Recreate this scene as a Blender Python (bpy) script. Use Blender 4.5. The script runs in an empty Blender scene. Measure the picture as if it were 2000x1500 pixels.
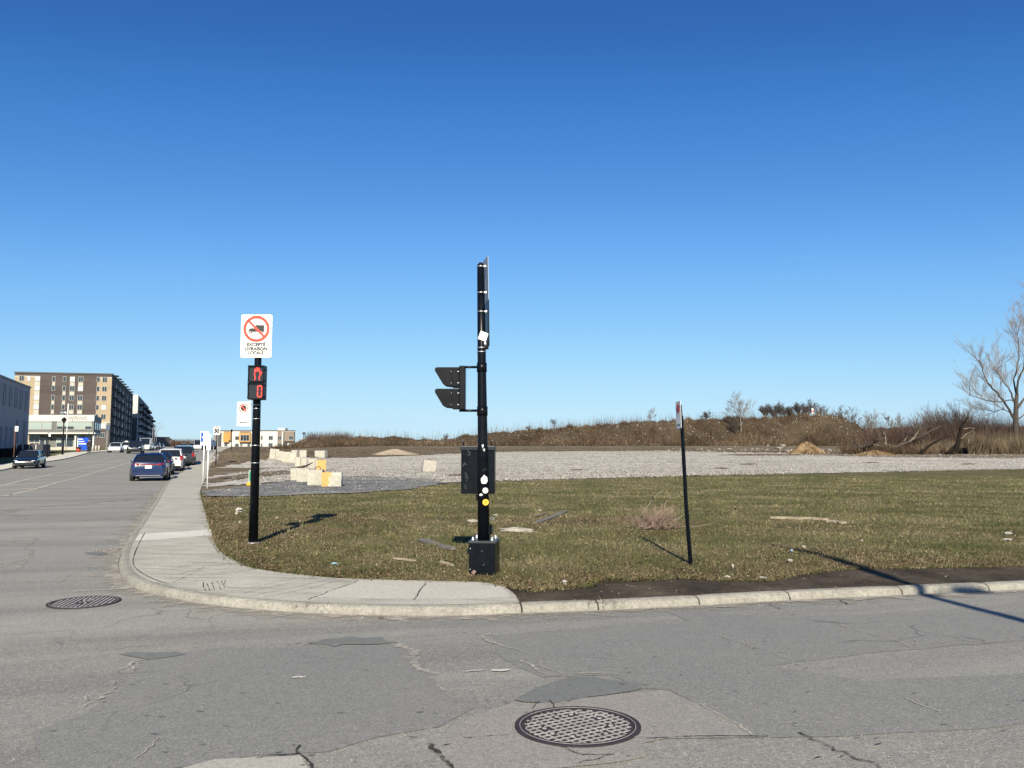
import bpy, bmesh, math, random
import numpy as np
from mathutils import Vector, Matrix
from mathutils.geometry import delaunay_2d_cdt
R = math.radians
rnd = random.Random(7)
SC = bpy.context.scene
COL = SC.collection

# ------------------------------------------------------------------ camera, sky, sun, exposure
F = 1550.0; CZ = 1.7; PITCH = math.atan(127 / F)
cam_d = bpy.data.cameras.new('camera'); cam = bpy.data.objects.new('camera', cam_d); COL.objects.link(cam)
cam_d.sensor_width = 36; cam_d.lens = 36 * F / 2000; cam_d.clip_start = 0.1; cam_d.clip_end = 6000
cam.location = (0, 0, CZ); cam.rotation_euler = (R(90) + PITCH, 0, 0)
SC.camera = cam
SUN_EL = 32.5
W = bpy.data.worlds.new('World'); SC.world = W; W.use_nodes = True
nt = W.node_tree; bg = nt.nodes['Background']
sky = nt.nodes.new('ShaderNodeTexSky'); sky.sky_type = 'NISHITA'; sky.sun_disc = False
sky.sun_elevation = R(SUN_EL); sky.sun_rotation = R(180); sky.air_density = 1.0; sky.dust_density = 0.15; sky.ozone_density = 3.0
sky.altitude = 100
EXPO = 0.8
pre = nt.nodes.new('ShaderNodeVectorMath'); pre.operation = 'SCALE'; pre.inputs['Scale'].default_value = 1 / 12; nt.links.new(sky.outputs[0], pre.inputs[0])
cv = nt.nodes.new('ShaderNodeRGBCurve'); nt.links.new(pre.outputs[0], cv.inputs['Color'])      # colour response of the sky
for ci, pts in enumerate(([(1.07, .034), (1.36, .053), (1.93, .107), (3.18, .238), (6.85, .50), (8.7, .56), (12, .64)], [(1.89, .138), (2.4, .212), (3.35, .333), (5.22, .546), (9.0, .79), (12, .86)], [(3.54, .445), (4.34, .597), (5.7, .776), (7.0, .92), (9.1, .99), (12, 1.0)])):
    c = cv.mapping.curves[ci]
    c.points[-1].location = (1, pts[-1][1])
    for x, y in pts[:-1]: c.points.new(x / 12, y)
cv.mapping.update()
post = nt.nodes.new('ShaderNodeVectorMath'); post.operation = 'SCALE'; post.inputs['Scale'].default_value = 1 / (0.13 * 2 ** EXPO); nt.links.new(cv.outputs[0], post.inputs[0])
nt.links.new(post.outputs[0], bg.inputs[0]); bg.inputs[1].default_value = 0.13
sun_d = bpy.data.lights.new('sun', 'SUN'); sun_d.energy = 5.0; sun_d.angle = R(0.5); sun_d.color = (1, .915, .72)
sun = bpy.data.objects.new('sun', sun_d); COL.objects.link(sun); sun.rotation_euler = (R(90 - SUN_EL), 0, R(0.8)); sun.location = (0, -20, 30)
SC.view_settings.view_transform = 'Standard'; SC.view_settings.look = 'None'
SC.view_settings.exposure = EXPO; SC.view_settings.gamma = 1

# ------------------------------------------------------------------ maths helpers
CP, SP = math.cos(PITCH), math.sin(PITCH)
def ss(a, b, t):
    t = np.clip((np.asarray(t, float) - a) / (b - a), 0, 1); return t * t * (3 - 2 * t)
def G(X, Y):
    X = np.asarray(X, float); Y = np.asarray(Y, float)
    r = X / np.maximum(Y, 5.0); w = ss(-.36, -.15, r)
    z = 1.15 * ss(58, 112, Y) + .3 * ss(112, 170, Y) * (1 - w) + 1.1 * ss(105, 160, Y) * w
    z = z + (2.6 - z) * ss(170, 330, Y)
    z = z + .95 * np.exp(-((X + 27.5) / 6.5) ** 2 - ((Y - 84) / 13) ** 2)
    return z
KA, KB = 8.1, .26      # the kerb of the near street: Y = KA + KB X
def GR(X, Y):          # road surface: G plus the crown of the near street
    X = np.asarray(X, float); Y = np.asarray(Y, float)
    s = (KA + KB * X - Y) * .968
    sp = np.maximum(s, 0); c = .045 * sp * np.exp(-(sp / 7) ** 4) * ss(-5, -.5, X)
    return G(X, Y) + .035 + c
def g(x, y): return float(G(x, y))
def AT(px, py, Y):
    u = (px - 1000) / F; v = (750 - py) / F; d = CP - v * SP
    return Vector((Y * u / d, Y, CZ + Y * (SP + v * CP) / d))
def GP(px, py, off=0.0, hf=G, far=900):
    lo = None; y = 2.5; prev = 2.5
    while y < far:
        p = AT(px, py, y)
        if p.z <= float(hf(p.x, p.y)) + off:
            a, b = prev, y
            for _ in range(30):
                m = (a + b) / 2; q = AT(px, py, m)
                if q.z <= float(hf(q.x, q.y)) + off: b = m
                else: a = m
            return AT(px, py, b)
        prev = y; y *= 1.01
    return AT(px, py, far)
def gp2(pts, off=0.0, hf=G): return [tuple(GP(x, y, off, hf)[:2]) for x, y in pts]
def catmull(pts, n=6):
    P = [Vector(p) for p in pts]; out = []
    for i in range(len(P) - 1):
        p0 = P[max(i - 1, 0)]; p1 = P[i]; p2 = P[i + 1]; p3 = P[min(i + 2, len(P) - 1)]
        for k in range(n):
            t = k / n
            out.append(.5 * ((2 * p1) + (-p0 + p2) * t + (2 * p0 - 5 * p1 + 4 * p2 - p3) * t * t + (-p0 + 3 * p1 - 3 * p2 + p3) * t ** 3))
    out.append(P[-1]); return out
def offset_path(P, d):
    out = []
    for i, p in enumerate(P):
        t = (P[min(i + 1, len(P) - 1)] - P[max(i - 1, 0)]).normalized()
        out.append(Vector((p.x - t.y * d, p.y + t.x * d)))
    return out
def inside(poly, X, Y):
    c = np.zeros(len(X), bool); n = len(poly)
    for i in range(n):
        x1, y1 = poly[i]; x2, y2 = poly[(i + 1) % n]
        if y1 == y2: continue
        m = ((y1 > Y) != (y2 > Y)) & (X < (x2 - x1) * (Y - y1) / (y2 - y1) + x1); c ^= m
    return c

# ------------------------------------------------------------------ tagging
def tag(o, label=None, cat=None, group=None, kind=None):
    if label: o['label'] = label
    if cat: o['category'] = cat
    if group: o['group'] = group
    if kind: o['kind'] = kind
    return o
def empty(name, loc=(0, 0, 0), rz=0, label=None, cat=None, group=None, rot=None):
    o = bpy.data.objects.new(name, None); COL.objects.link(o); o.location = loc
    o.rotation_euler = rot if rot else (0, 0, rz); o.empty_display_size = .2
    return tag(o, label, cat, group)
def copy_tree(o, parent=None):
    c = o.copy(); COL.objects.link(c)
    if parent: c.parent = parent
    for ch in list(o.children): copy_tree(ch, c)
    return c

# ------------------------------------------------------------------ materials
def nodes(name):
    m = bpy.data.materials.new(name); m.use_nodes = True; t = m.node_tree
    return m, t, t.nodes['Principled BSDF'], t.nodes, t.links
def rgb(c): return (c[0], c[1], c[2], 1)
def noise(t, src, scale, detail=4, rough=.55, dist=0):
    n = t.nodes.new('ShaderNodeTexNoise'); n.inputs['Scale'].default_value = scale
    n.inputs['Detail'].default_value = detail; n.inputs['Roughness'].default_value = rough; n.inputs['Distortion'].default_value = dist
    if src: t.links.new(src, n.inputs['Vector'])
    return n.outputs['Fac']
def mrange(t, src, a, b, c=0, d=1):
    n = t.nodes.new('ShaderNodeMapRange'); t.links.new(src, n.inputs[0])
    for i, v in zip((1, 2, 3, 4), (a, b, c, d)): n.inputs[i].default_value = v
    return n.outputs[0]
def mix(t, fac, a, b, mode='MIX'):
    n = t.nodes.new('ShaderNodeMix'); n.data_type = 'RGBA'; n.blend_type = mode
    if isinstance(fac, (int, float)): n.inputs[0].default_value = fac
    else: t.links.new(fac, n.inputs[0])
    for i, v in ((6, a), (7, b)):
        if isinstance(v, tuple): n.inputs[i].default_value = rgb(v)
        else: t.links.new(v, n.inputs[i])
    return n.outputs[2]
def vmul(t, src, v):
    n = t.nodes.new('ShaderNodeVectorMath'); n.operation = 'MULTIPLY'; t.links.new(src, n.inputs[0]); n.inputs[1].default_value = v
    return n.outputs[0]
def math_(t, op, a, b=None):
    n = t.nodes.new('ShaderNodeMath'); n.operation = op
    for i, v in ((0, a), (1, b)):
        if v is None: continue
        if isinstance(v, (int, float)): n.inputs[i].default_value = v
        else: t.links.new(v, n.inputs[i])
    return n.outputs[0]
def ramp(t, fac, stops):
    n = t.nodes.new('ShaderNodeValToRGB'); t.links.new(fac, n.inputs[0]); e = n.color_ramp.elements
    e[0].position, e[0].color = stops[0][0], rgb(stops[0][1]); e[1].position, e[1].color = stops[-1][0], rgb(stops[-1][1])
    for p, c in stops[1:-1]:
        k = e.new(p); k.color = rgb(c)
    return n.outputs[0]
def bump(t, b, h, strength, dist=.01):
    n = t.nodes.new('ShaderNodeBump'); n.inputs['Strength'].default_value = strength; n.inputs['Distance'].default_value = dist
    t.links.new(h, n.inputs['Height']); t.links.new(n.outputs[0], b.inputs['Normal'])
def pos(t): return t.nodes.new('ShaderNodeNewGeometry').outputs['Position']
def objc(t): return t.nodes.new('ShaderNodeTexCoord').outputs['Object']
def plain(name, c, rough=.6, metal=0, c2=None, scale=4, bmp=0, bscale=40, coat=0, spec=None, emit=0, grime=.12):
    m, t, b, N, L = nodes(name); o = objc(t)
    c2 = c2 or tuple(x * (1 - grime) for x in c)
    f = noise(t, o, scale, 6, .6); L.new(mix(t, mrange(t, f, .35, .65), c, c2), b.inputs['Base Color'])
    b.inputs['Roughness'].default_value = rough; b.inputs['Metallic'].default_value = metal
    if coat: b.inputs['Coat Weight'].default_value = coat; b.inputs['Coat Roughness'].default_value = .05
    if spec is not None: b.inputs['Specular IOR Level'].default_value = spec
    if emit: b.inputs['Emission Color'].default_value = rgb(c); b.inputs['Emission Strength'].default_value = emit
    if bmp: bump(t, b, noise(t, o, bscale, 5), bmp)
    return m
_cache = {}
def PL(name, *a, **k):
    if name not in _cache: _cache[name] = plain(name, *a, **k)
    return _cache[name]

def asphalt(name, base, warm, fine=1.0, dark=.8, tracks=True):
    m, t, b, N, L = nodes(name); p = pos(t)
    big = noise(t, p, .35, 5, .6); c = mix(t, mrange(t, big, .38, .62), base, warm)
    rot = N.new('ShaderNodeVectorRotate'); rot.inputs['Angle'].default_value = -.25; L.new(p, rot.inputs[0]); rot.rotation_type = 'Z_AXIS'
    if tracks:
        st = noise(t, vmul(t, rot.outputs[0], (.10, 1.0, 1)), 1.0, 4, .55)
        c = mix(t, mrange(t, st, .40, .60, 0, .85), c, tuple(x * .62 for x in base), 'MIX')
        st2 = noise(t, vmul(t, rot.outputs[0], (.3, 2.4, 1)), 1.3, 4, .6)
        c = mix(t, mrange(t, st2, .5, .72, 0, .35), c, tuple(min(x * 1.35, 1) for x in warm), 'MIX')
    med = noise(t, p, 6, 5, .65); c = mix(t, mrange(t, med, .3, .7, 0, .34), c, tuple(x * .72 for x in base))
    fn = noise(t, p, 95, 3, .8); c = mix(t, mrange(t, fn, .45, .68, 0, .8 * fine), c, tuple(min(x * 1.9, 1) for x in base))
    fd = noise(t, p, 58, 4, .85); c = mix(t, mrange(t, fd, .5, .7, 0, .9 * fine), c, tuple(x * .35 for x in base))
    vo = N.new('ShaderNodeTexVoronoi'); vo.inputs['Scale'].default_value = 32; L.new(p, vo.inputs['Vector'])
    c = mix(t, mrange(t, vo.outputs['Distance'], .08, .15, .8 * fine, 0), c, tuple(min(x * 2.3, 1) for x in warm))
    cs = noise(t, p, 24, 5, .75); c = mix(t, mrange(t, cs, .55, .72, 0, .55), c, tuple(min(x * 1.7, 1) for x in warm)); c = mix(t, mrange(t, cs, .44, .3, 0, .5), c, tuple(x * .6 for x in base))
    # fine cracking where the paving is tired
    wob = N.new('ShaderNodeTexNoise'); wob.inputs['Scale'].default_value = 1.5; L.new(p, wob.inputs['Vector'])
    ad = N.new('ShaderNodeVectorMath'); ad.operation = 'ADD'; L.new(p, ad.inputs[0]); L.new(wob.outputs['Color'], ad.inputs[1])
    ve = N.new('ShaderNodeTexVoronoi'); ve.feature = 'DISTANCE_TO_EDGE'; ve.inputs['Scale'].default_value = .75; L.new(ad.outputs[0], ve.inputs['Vector'])
    line = mrange(t, ve.outputs['Distance'], .0, .016, 1, 0); msk = mrange(t, noise(t, p, .45, 2), .54, .62)
    c = mix(t, math_(t, 'MULTIPLY', math_(t, 'MULTIPLY', line, msk), .6), c, tuple(x * .35 for x in base))
    L.new(c, b.inputs['Base Color']); b.inputs['Roughness'].default_value = .86; b.inputs['Specular IOR Level'].default_value = .3
    h = math_(t, 'ADD', noise(t, p, 90, 3, .7), math_(t, 'MULTIPLY', noise(t, p, 5, 3), 1.2)); bump(t, b, h, .55, .006)
    return m
def concrete(name, base, stain, scale=1.2, streak=None, bmp=.35, pit=.5):
    m, t, b, N, L = nodes(name); p = pos(t)
    c = mix(t, mrange(t, noise(t, p, scale, 6, .65), .35, .65), base, stain)
    if streak:
        rot = N.new('ShaderNodeVectorRotate'); rot.inputs['Angle'].default_value = streak; rot.rotation_type = 'Z_AXIS'; L.new(p, rot.inputs[0])
        s = noise(t, vmul(t, rot.outputs[0], (.6, 4.5, 1)), 1.6, 6, .68, .6)
        c = mix(t, mrange(t, s, .46, .62, 0, .75), c, tuple(x * .5 for x in base))
    c = mix(t, mrange(t, noise(t, p, 22, 6, .8), .44, .66, 0, pit), c, tuple(x * .42 for x in base))
    c = mix(t, mrange(t, noise(t, p, 120, 2, .7), .5, .75, 0, .5), c, tuple(min(x * 1.5, 1) for x in base))
    L.new(c, b.inputs['Base Color']); b.inputs['Roughness'].default_value = .9; b.inputs['Specular IOR Level'].default_value = .25
    bump(t, b, noise(t, p, 60, 5, .7), bmp, .008); return m
def island(name, stops, scale=.6, shift=.35, rough=.85, trans=0, spec=.15):
    """many small pieces, each with its own tint; the mix drifts from patch to patch"""
    m, t, b, N, L = nodes(name); gm = N.new('ShaderNodeNewGeometry')
    n1 = noise(t, gm.outputs['Position'], scale, 4, .6); n = mrange(t, n1, .32, .68, -shift, shift)
    f = math_(t, 'ADD', gm.outputs['Random Per Island'], n); c = ramp(t, f, stops)
    L.new(c, b.inputs['Base Color']); b.inputs['Roughness'].default_value = rough; b.inputs['Specular IOR Level'].default_value = spec
    return m
def soil(name, stops, s1=.5, s2=9, s3=45, bmp=.6, stretch=(1, 1, 1), dist=.03):
    m, t, b, N, L = nodes(name); p = vmul(t, pos(t), stretch)
    f = math_(t, 'ADD', math_(t, 'MULTIPLY', noise(t, p, s1, 4), .45), math_(t, 'ADD', math_(t, 'MULTIPLY', noise(t, p, s2, 5, .7), .3), math_(t, 'MULTIPLY', noise(t, p, s3, 4, .8), .25)))
    L.new(ramp(t, mrange(t, f, .36, .64), stops), b.inputs['Base Color']); b.inputs['Roughness'].default_value = .95; b.inputs['Specular IOR Level'].default_value = .1
    bump(t, b, noise(t, p, s3, 4, .8), bmp, dist); return m
def gravel(name, stops, vs=3.2, bmp=.7):
    m, t, b, N, L = nodes(name); p = pos(t)
    v = N.new('ShaderNodeTexVoronoi'); v.inputs['Scale'].default_value = vs; L.new(p, v.inputs['Vector'])
    v2 = N.new('ShaderNodeTexVoronoi'); v2.inputs['Scale'].default_value = vs * 3.3; L.new(p, v2.inputs['Vector'])
    s1 = N.new('ShaderNodeSeparateColor'); L.new(v.outputs['Color'], s1.inputs[0]); s2 = N.new('ShaderNodeSeparateColor'); L.new(v2.outputs['Color'], s2.inputs[0])
    f = math_(t, 'ADD', math_(t, 'MULTIPLY', s1.outputs[0], .22), math_(t, 'ADD', math_(t, 'MULTIPLY', s2.outputs[1], .33), math_(t, 'MULTIPLY', noise(t, vmul(t, p, (.3, 1, 1)), .32, 7, .75), .62)))
    L.new(ramp(t, mrange(t, f, .32, .82), stops), b.inputs['Base Color']); b.inputs['Roughness'].default_value = .95; b.inputs['Specular IOR Level'].default_value = .15
    bump(t, b, math_(t, 'ADD', v.outputs['Distance'], v2.outputs['Distance']), bmp, .05); return m

M_ASPH = asphalt('asphalt', (.198, .194, .18), (.262, .246, .218))
M_PATCH = asphalt('asphalt_patch', (.135, .138, .134), (.15, .15, .145), fine=.6, tracks=False)
M_OLD = asphalt('asphalt_old', (.215, .203, .19), (.24, .22, .2), fine=.8, tracks=False)
M_PALEP = asphalt('pale_repair', (.32, .31, .28), (.36, .345, .31), fine=.5, tracks=False)
M_DARKASPH = asphalt('asphalt_band', (.168, .167, .16), (.195, .188, .176), fine=.9, tracks=False)
M_WALK = concrete('sidewalk_concrete', (.42, .395, .345), (.35, .325, .285), 1.0, .15)
M_WALK2 = concrete('sidewalk_new', (.44, .42, .375), (.4, .38, .34), 1.0)
M_WALKL = concrete('sidewalk_light', (.56, .54, .49), (.48, .46, .42), 1.3)
M_KERB = concrete('kerb_concrete', (.31, .295, .262), (.21, .198, .174), 2.2, bmp=.9, pit=.85)
M_BLOCK = concrete('block_concrete', (.43, .41, .36), (.33, .315, .27), 1.5)
M_SOIL = soil('lot_soil', [(0, (.07, .055, .036)), (.45, (.125, .1, .066)), (.75, (.17, .14, .1)), (1, (.24, .21, .165))], .22, 2.2, 14)
M_FAR = soil('far_land', [(0, (.06, .05, .035)), (.5, (.1, .085, .055)), (1, (.14, .12, .08))], .05, .6, 5)
M_DIRT = soil('dark_dirt', [(0, (.03, .023, .018)), (.4, (.06, .046, .035)), (.75, (.1, .08, .06)), (1, (.17, .14, .105))], 1.6, 11, 60, bmp=.9)
M_GRASSG = soil('lawn_soil', [(0, (.04, .038, .016)), (.4, (.085, .08, .033)), (.7, (.13, .108, .055)), (1, (.19, .15, .09))], .7, 9, 50)
M_GRASSL = soil('verge_grass', [(0, (.06, .07, .025)), (.5, (.11, .11, .04)), (1, (.17, .14, .07))], .3, 3, 14)
M_MOUND = soil('mound_soil', [(0, (.07, .052, .034)), (.5, (.125, .095, .062)), (1, (.19, .15, .105))], .3, 3, 14)
M_GRAVEL = gravel('pale_gravel', [(0, (.11, .098, .08)), (.25, (.255, .235, .205)), (.6, (.375, .35, .31)), (1, (.57, .54, .49))])
M_GRAVELD = gravel('dark_gravel', [(0, (.05, .05, .052)), (.4, (.125, .125, .127)), (.7, (.185, .183, .18)), (1, (.38, .36, .33))], 4)
M_BERM = soil('berm_soil', [(0, (.03, .022, .014)), (.5, (.062, .045, .03)), (1, (.1, .08, .052))], .12, .9, 5, stretch=(1, 1, 1), dist=.2)
M_GRASS = island('grass_blades', [(0, (.05, .06, .022)), (.3, (.098, .108, .042)), (.58, (.132, .134, .058)), (.78, (.165, .148, .074)), (.92, (.21, .175, .104)), (1, (.27, .225, .145))], .42, .6)
M_LEAF = island('dead_leaf', [(0, (.045, .027, .014)), (.4, (.095, .062, .034)), (.75, (.16, .112, .066)), (1, (.26, .195, .125))], 1, .1)
M_BRUSH = island('brush_twigs', [(0, (.028, .019, .013)), (.35, (.06, .038, .027)), (.65, (.098, .064, .042)), (.88, (.145, .105, .065)), (1, (.23, .185, .13))], .12, .3)
M_BRUSHR = island('red_brush_twigs', [(0, (.025, .016, .014)), (.4, (.062, .037, .03)), (.75, (.092, .06, .047)), (1, (.15, .11, .085))], .2, .25)
M_REED = island('reed_stems', [(0, (.05, .037, .025)), (.4, (.105, .078, .05)), (.8, (.165, .128, .085)), (1, (.24, .2, .14))], .3, .2)
M_STONE = island('stones', [(0, (.1, .09, .083)), (.5, (.21, .195, .175)), (.8, (.3, .28, .25)), (1, (.45, .43, .4))], .5, .1)
M_BARK = plain('bark', (.065, .053, .045), .95, c2=(.035, .028, .023), scale=6)
M_BARKP = plain('pale_bark', (.2, .17, .14), .95, c2=(.13, .11, .088), scale=6)
M_TWIG = plain('twig_bark', (.09, .07, .058), .95, c2=(.06, .046, .038), scale=3)
M_TWIGP = plain('pale_twig', (.2, .165, .13), .95, c2=(.15, .12, .095), scale=3)
M_CHAR = plain('dark_bark', (.010, .008, .007), .98, c2=(.02, .016, .013), scale=5, spec=.1)
M_BLACK = plain('black_paint', (.0022, .0032, .006), .3, c2=(.005, .0065, .010), scale=9, bmp=.02, spec=.16)
M_BLACK2 = plain('black_plastic', (.0045, .005, .007), .35, c2=(.008, .0085, .010), scale=7, spec=.16)
M_STEEL = plain('galvanised_steel', (.55, .56, .57), .4, .85, scale=12)
M_ALU = plain('sign_back', (.3, .31, .33), .5, .6, scale=6)
M_WHITE = plain('sign_white', (.8, .8, .78), .45, scale=3, grime=.06)
M_RED = plain('sign_red', (.72, .05, .03), .45, scale=3)
M_INK = plain('sign_black', (.012, .012, .013), .5)
M_YEL = plain('yellow_plastic', (.75, .36, .02), .4)
M_GRN = plain('sign_green', (.01, .2, .1), .4)
M_BLUE = plain('sign_blue', (.01, .08, .42), .4)
M_LED = plain('red_led', (1, .035, .02), .5, emit=1.6)
M_GLASSB = plain('building_glass', (.035, .045, .06), .12, spec=.8, grime=.3, scale=.2)
M_GLASSC = plain('curtained_glass', (.3, .36, .34), .25, grime=.15, scale=.3)
M_CARGL = plain('car_glass', (.012, .015, .02), .06, spec=.7)
M_TYRE = plain('tyre_rubber', (.015, .015, .015), .85)
M_RIM = plain('wheel_rim', (.4, .41, .43), .35, .7)
M_PLATE = plain('plate_white', (.75, .76, .78), .5)
M_LAMP = plain('lamp_glass', (.75, .78, .8), .12, spec=.8)
M_TAIL = plain('tail_lamp', (.28, .012, .015), .2, coat=.5)
M_IRON = concrete('cast_iron', (.028, .021, .028), (.042, .033, .04), 6, bmp=.3)
M_WORN = concrete('worn_iron', (.36, .34, .335), (.24, .225, .225), 9, bmp=.3)
M_PAINTW = None
def worn_paint(name, col, thr=.5, soft=.07, sc=16):
    m, t, b, N, L = nodes(name); p = pos(t); b.inputs['Base Color'].default_value = rgb(col); b.inputs['Roughness'].default_value = .9; b.inputs['Specular IOR Level'].default_value = .2
    f = math_(t, 'ADD', math_(t, 'MULTIPLY', noise(t, p, sc, 5, .8), .6), math_(t, 'MULTIPLY', noise(t, p, 2.5, 3), .4))
    L.new(mrange(t, f, thr - soft, thr + soft, 1, 0), b.inputs['Alpha']); return m
M_PAINTW = worn_paint('worn_white_paint', (.5, .48, .43), .52)
M_PAINTF = worn_paint('faded_paint', (.42, .375, .32), .60)
M_CRACKL = worn_paint('pale_crack', (.36, .33, .295), .5)
M_CRACKD = worn_paint('dark_crack', (.04, .035, .03), .53)

# ------------------------------------------------------------------ mesh builder
class MB:
    def __init__(s): s.v = []; s.f = []; s.mi = []; s.sm = []
    def add(s, vs, fs, mi=0, sm=False):
        k = len(s.v); s.v += [tuple(v) for v in vs]; s.f += [tuple(i + k for i in f) for f in fs]; s.mi += [mi] * len(fs); s.sm += [sm] * len(fs); return s
    def box(s, c, d, rz=0, mi=0, M=None, taper=1.0):
        vs = []
        for z in (-1, 1):
            q = taper if z > 0 else 1
            for x, y in ((-1, -1), (1, -1), (1, 1), (-1, 1)): vs.append(Vector((x * d[0] / 2 * q, y * d[1] / 2 * q, z * d[2] / 2)))
        Mr = Matrix.Rotation(rz, 3, 'Z') if M is None else M
        vs = [Mr @ v + Vector(c) for v in vs]
        return s.add(vs, [(0, 3, 2, 1), (4, 5, 6, 7), (0, 1, 5, 4), (1, 2, 6, 5), (2, 3, 7, 6), (3, 0, 4, 7)], mi)
    def tube(s, P, rad, n=8, mi=0, cap=True, sm=True):
        P = [Vector(p) for p in P]; vs = []; fs = []; up = None
        for i, p in enumerate(P):
            t = (P[min(i + 1, len(P) - 1)] - P[max(i - 1, 0)]); t = t.normalized() if t.length > 1e-9 else Vector((0, 0, 1))
            if up is None: up = t.cross(Vector((0, 1, 0.123))).normalized()
            a = (up - t * up.dot(t)).normalized(); up = a; b = t.cross(a); r = rad[i] if isinstance(rad, (list, tuple)) else rad
            for k in range(n):
                q = 2 * math.pi * k / n; vs.append(p + (a * math.cos(q) + b * math.sin(q)) * r)
        for i in range(len(P) - 1):
            for k in range(n):
                j = (k + 1) % n; fs.append((i * n + k, i * n + j, (i + 1) * n + j, (i + 1) * n + k))
        s.add(vs, fs, mi, sm)
        if cap:
            k0 = len(s.v) - len(vs)
            s.f.append(tuple(k0 + k for k in range(n))[::-1]); s.mi.append(mi); s.sm.append(False)
            s.f.append(tuple(k0 + (len(P) - 1) * n + k for k in range(n))); s.mi.append(mi); s.sm.append(False)
        return s
    def cyl(s, a, b, r, r2=None, n=16, mi=0): return s.tube([a, b], [r, r if r2 is None else r2], n, mi)
    def prism(s, pts, y0, y1, mi=0, M=None):
        """outline in x,z extruded along y"""
        n = len(pts); vs = [Vector((p[0], y0, p[1])) for p in pts] + [Vector((p[0], y1, p[1])) for p in pts]
        if M is not None: vs = [M @ v for v in vs]
        return s.add(vs, [tuple(range(n)), tuple(range(2 * n - 1, n - 1, -1))] + [(i, i + n, (i + 1) % n + n, (i + 1) % n) for i in range(n)], mi)
    def plate(s, w, h, r, y0, y1, cx=0, cz=0, mi=0): return s.prism(rrect(w, h, r, cx, cz), y0, y1, mi)
    def ring(s, outer, inner, y, mi=0, y2=None):
        n = len(outer); vs = [(p[0], y, p[1]) for p in outer] + [(p[0], y, p[1]) for p in inner]
        return s.add(vs, [(i, (i + 1) % n, (i + 1) % n + n, i + n) for i in range(n)], mi)
    def stroke(s, pts, w, y, mi=0, t=.002):
        for i in range(len(pts) - 1):
            a = Vector(pts[i]); b = Vector(pts[i + 1]); d = (b - a); L = d.length
            if L < 1e-6: continue
            d /= L; nn = Vector((-d.y, d.x)) * w / 2; a2 = a - d * w * .3; b2 = b + d * w * .3
            s.prism([a2 - nn, b2 - nn, b2 + nn, a2 + nn], y - t, y)
            for k in range(6): s.mi[-1 - k] = mi
        return s
    def blob(s, c, d, seed=0, n=7, mi=0, rough=.25, rz=0):
        """an irregular lump"""
        rr = random.Random(seed); vs = []; fs = []; m = n
        for i in range(m + 1):
            th = math.pi * i / m
            for k in range(n + 2):
                ph = 2 * math.pi * k / (n + 2); q = 1 + rr.uniform(-rough, rough)
                p = Vector((math.sin(th) * math.cos(ph) * d[0] / 2 * q, math.sin(th) * math.sin(ph) * d[1] / 2 * q, math.cos(th) * d[2] / 2 * q))
                vs.append(Matrix.Rotation(rz, 3, 'Z') @ p + Vector(c))
        w = n + 2
        for i in range(m):
            for k in range(w): fs.append((i * w + k, (i + 1) * w + k, (i + 1) * w + (k + 1) % w, i * w + (k + 1) % w))
        return s.add(vs, fs, mi)
    def build(s, name, mats, parent=None, loc=None, bevel=0):
        me = bpy.data.meshes.new(name); me.from_pydata(s.v, [], s.f)
        for m in (mats if isinstance(mats, (list, tuple)) else [mats]): me.materials.append(m)
        me.polygons.foreach_set('material_index', s.mi); me.polygons.foreach_set('use_smooth', s.sm); me.update()
        o = bpy.data.objects.new(name, me); COL.objects.link(o)
        if parent: o.parent = parent
        if loc is not None: o.location = loc
        if bevel:
            b = o.modifiers.new('bevel', 'BEVEL'); b.width = bevel; b.segments = 2; b.limit_method = 'ANGLE'
        return o
def rrect(w, h, r, cx=0, cz=0, n=4):
    out = []
    for sx, sz, a0 in ((1, -1, -90), (1, 1, 0), (-1, 1, 90), (-1, -1, 180)):
        for k in range(n + 1):
            a = R(a0 + 90 * k / n); out.append((cx + sx * (w / 2 - r) + r * math.cos(a), cz + sz * (h / 2 - r) + r * math.sin(a)))
    return out
def circ(r, cx=0, cz=0, n=40, sx=1): return [(cx + sx * r * math.cos(2 * math.pi * k / n), cz + r * math.sin(2 * math.pi * k / n)) for k in range(n)]
def text(name, body, size, m, parent, x, y, z, width=None, extr=.001, bold=.045):
    cu = bpy.data.curves.new('lettering', 'FONT'); cu.body = body; cu.size = size; cu.align_x = 'CENTER'; cu.align_y = 'CENTER'; cu.extrude = extr; cu.offset = size * bold
    o = bpy.data.objects.new('tmp', cu); COL.objects.link(o); dg = bpy.context.evaluated_depsgraph_get(); dg.update()
    me = bpy.data.meshes.new_from_object(o.evaluated_get(dg)); bpy.data.objects.remove(o)
    xs = [v.co.x for v in me.vertices]; k = (width / (max(xs) - min(xs))) if width else 1
    me.transform(Matrix.Translation((x, y, z)) @ Matrix.Rotation(R(90), 4, 'X') @ Matrix.Diagonal((k, 1, 1, 1)))
    me.materials.clear(); me.materials.append(m); o = bpy.data.objects.new(name, me); COL.objects.link(o); o.parent = parent; return o
def raw_mesh(name, V, T, mat, per=3):
    """big triangle or quad soup through numpy"""
    me = bpy.data.meshes.new(name); nv = len(V); nf = len(T)
    me.vertices.add(nv); me.vertices.foreach_set('co', np.ascontiguousarray(V, np.float32).ravel())
    me.loops.add(nf * per); me.loops.foreach_set('vertex_index', np.ascontiguousarray(T, np.int32).ravel())
    me.polygons.add(nf); me.polygons.foreach_set('loop_start', np.arange(0, nf * per, per, dtype=np.int32)); me.update(calc_edges=True)
    me.materials.append(mat); o = bpy.data.objects.new(name, me); COL.objects.link(o); return o

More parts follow.
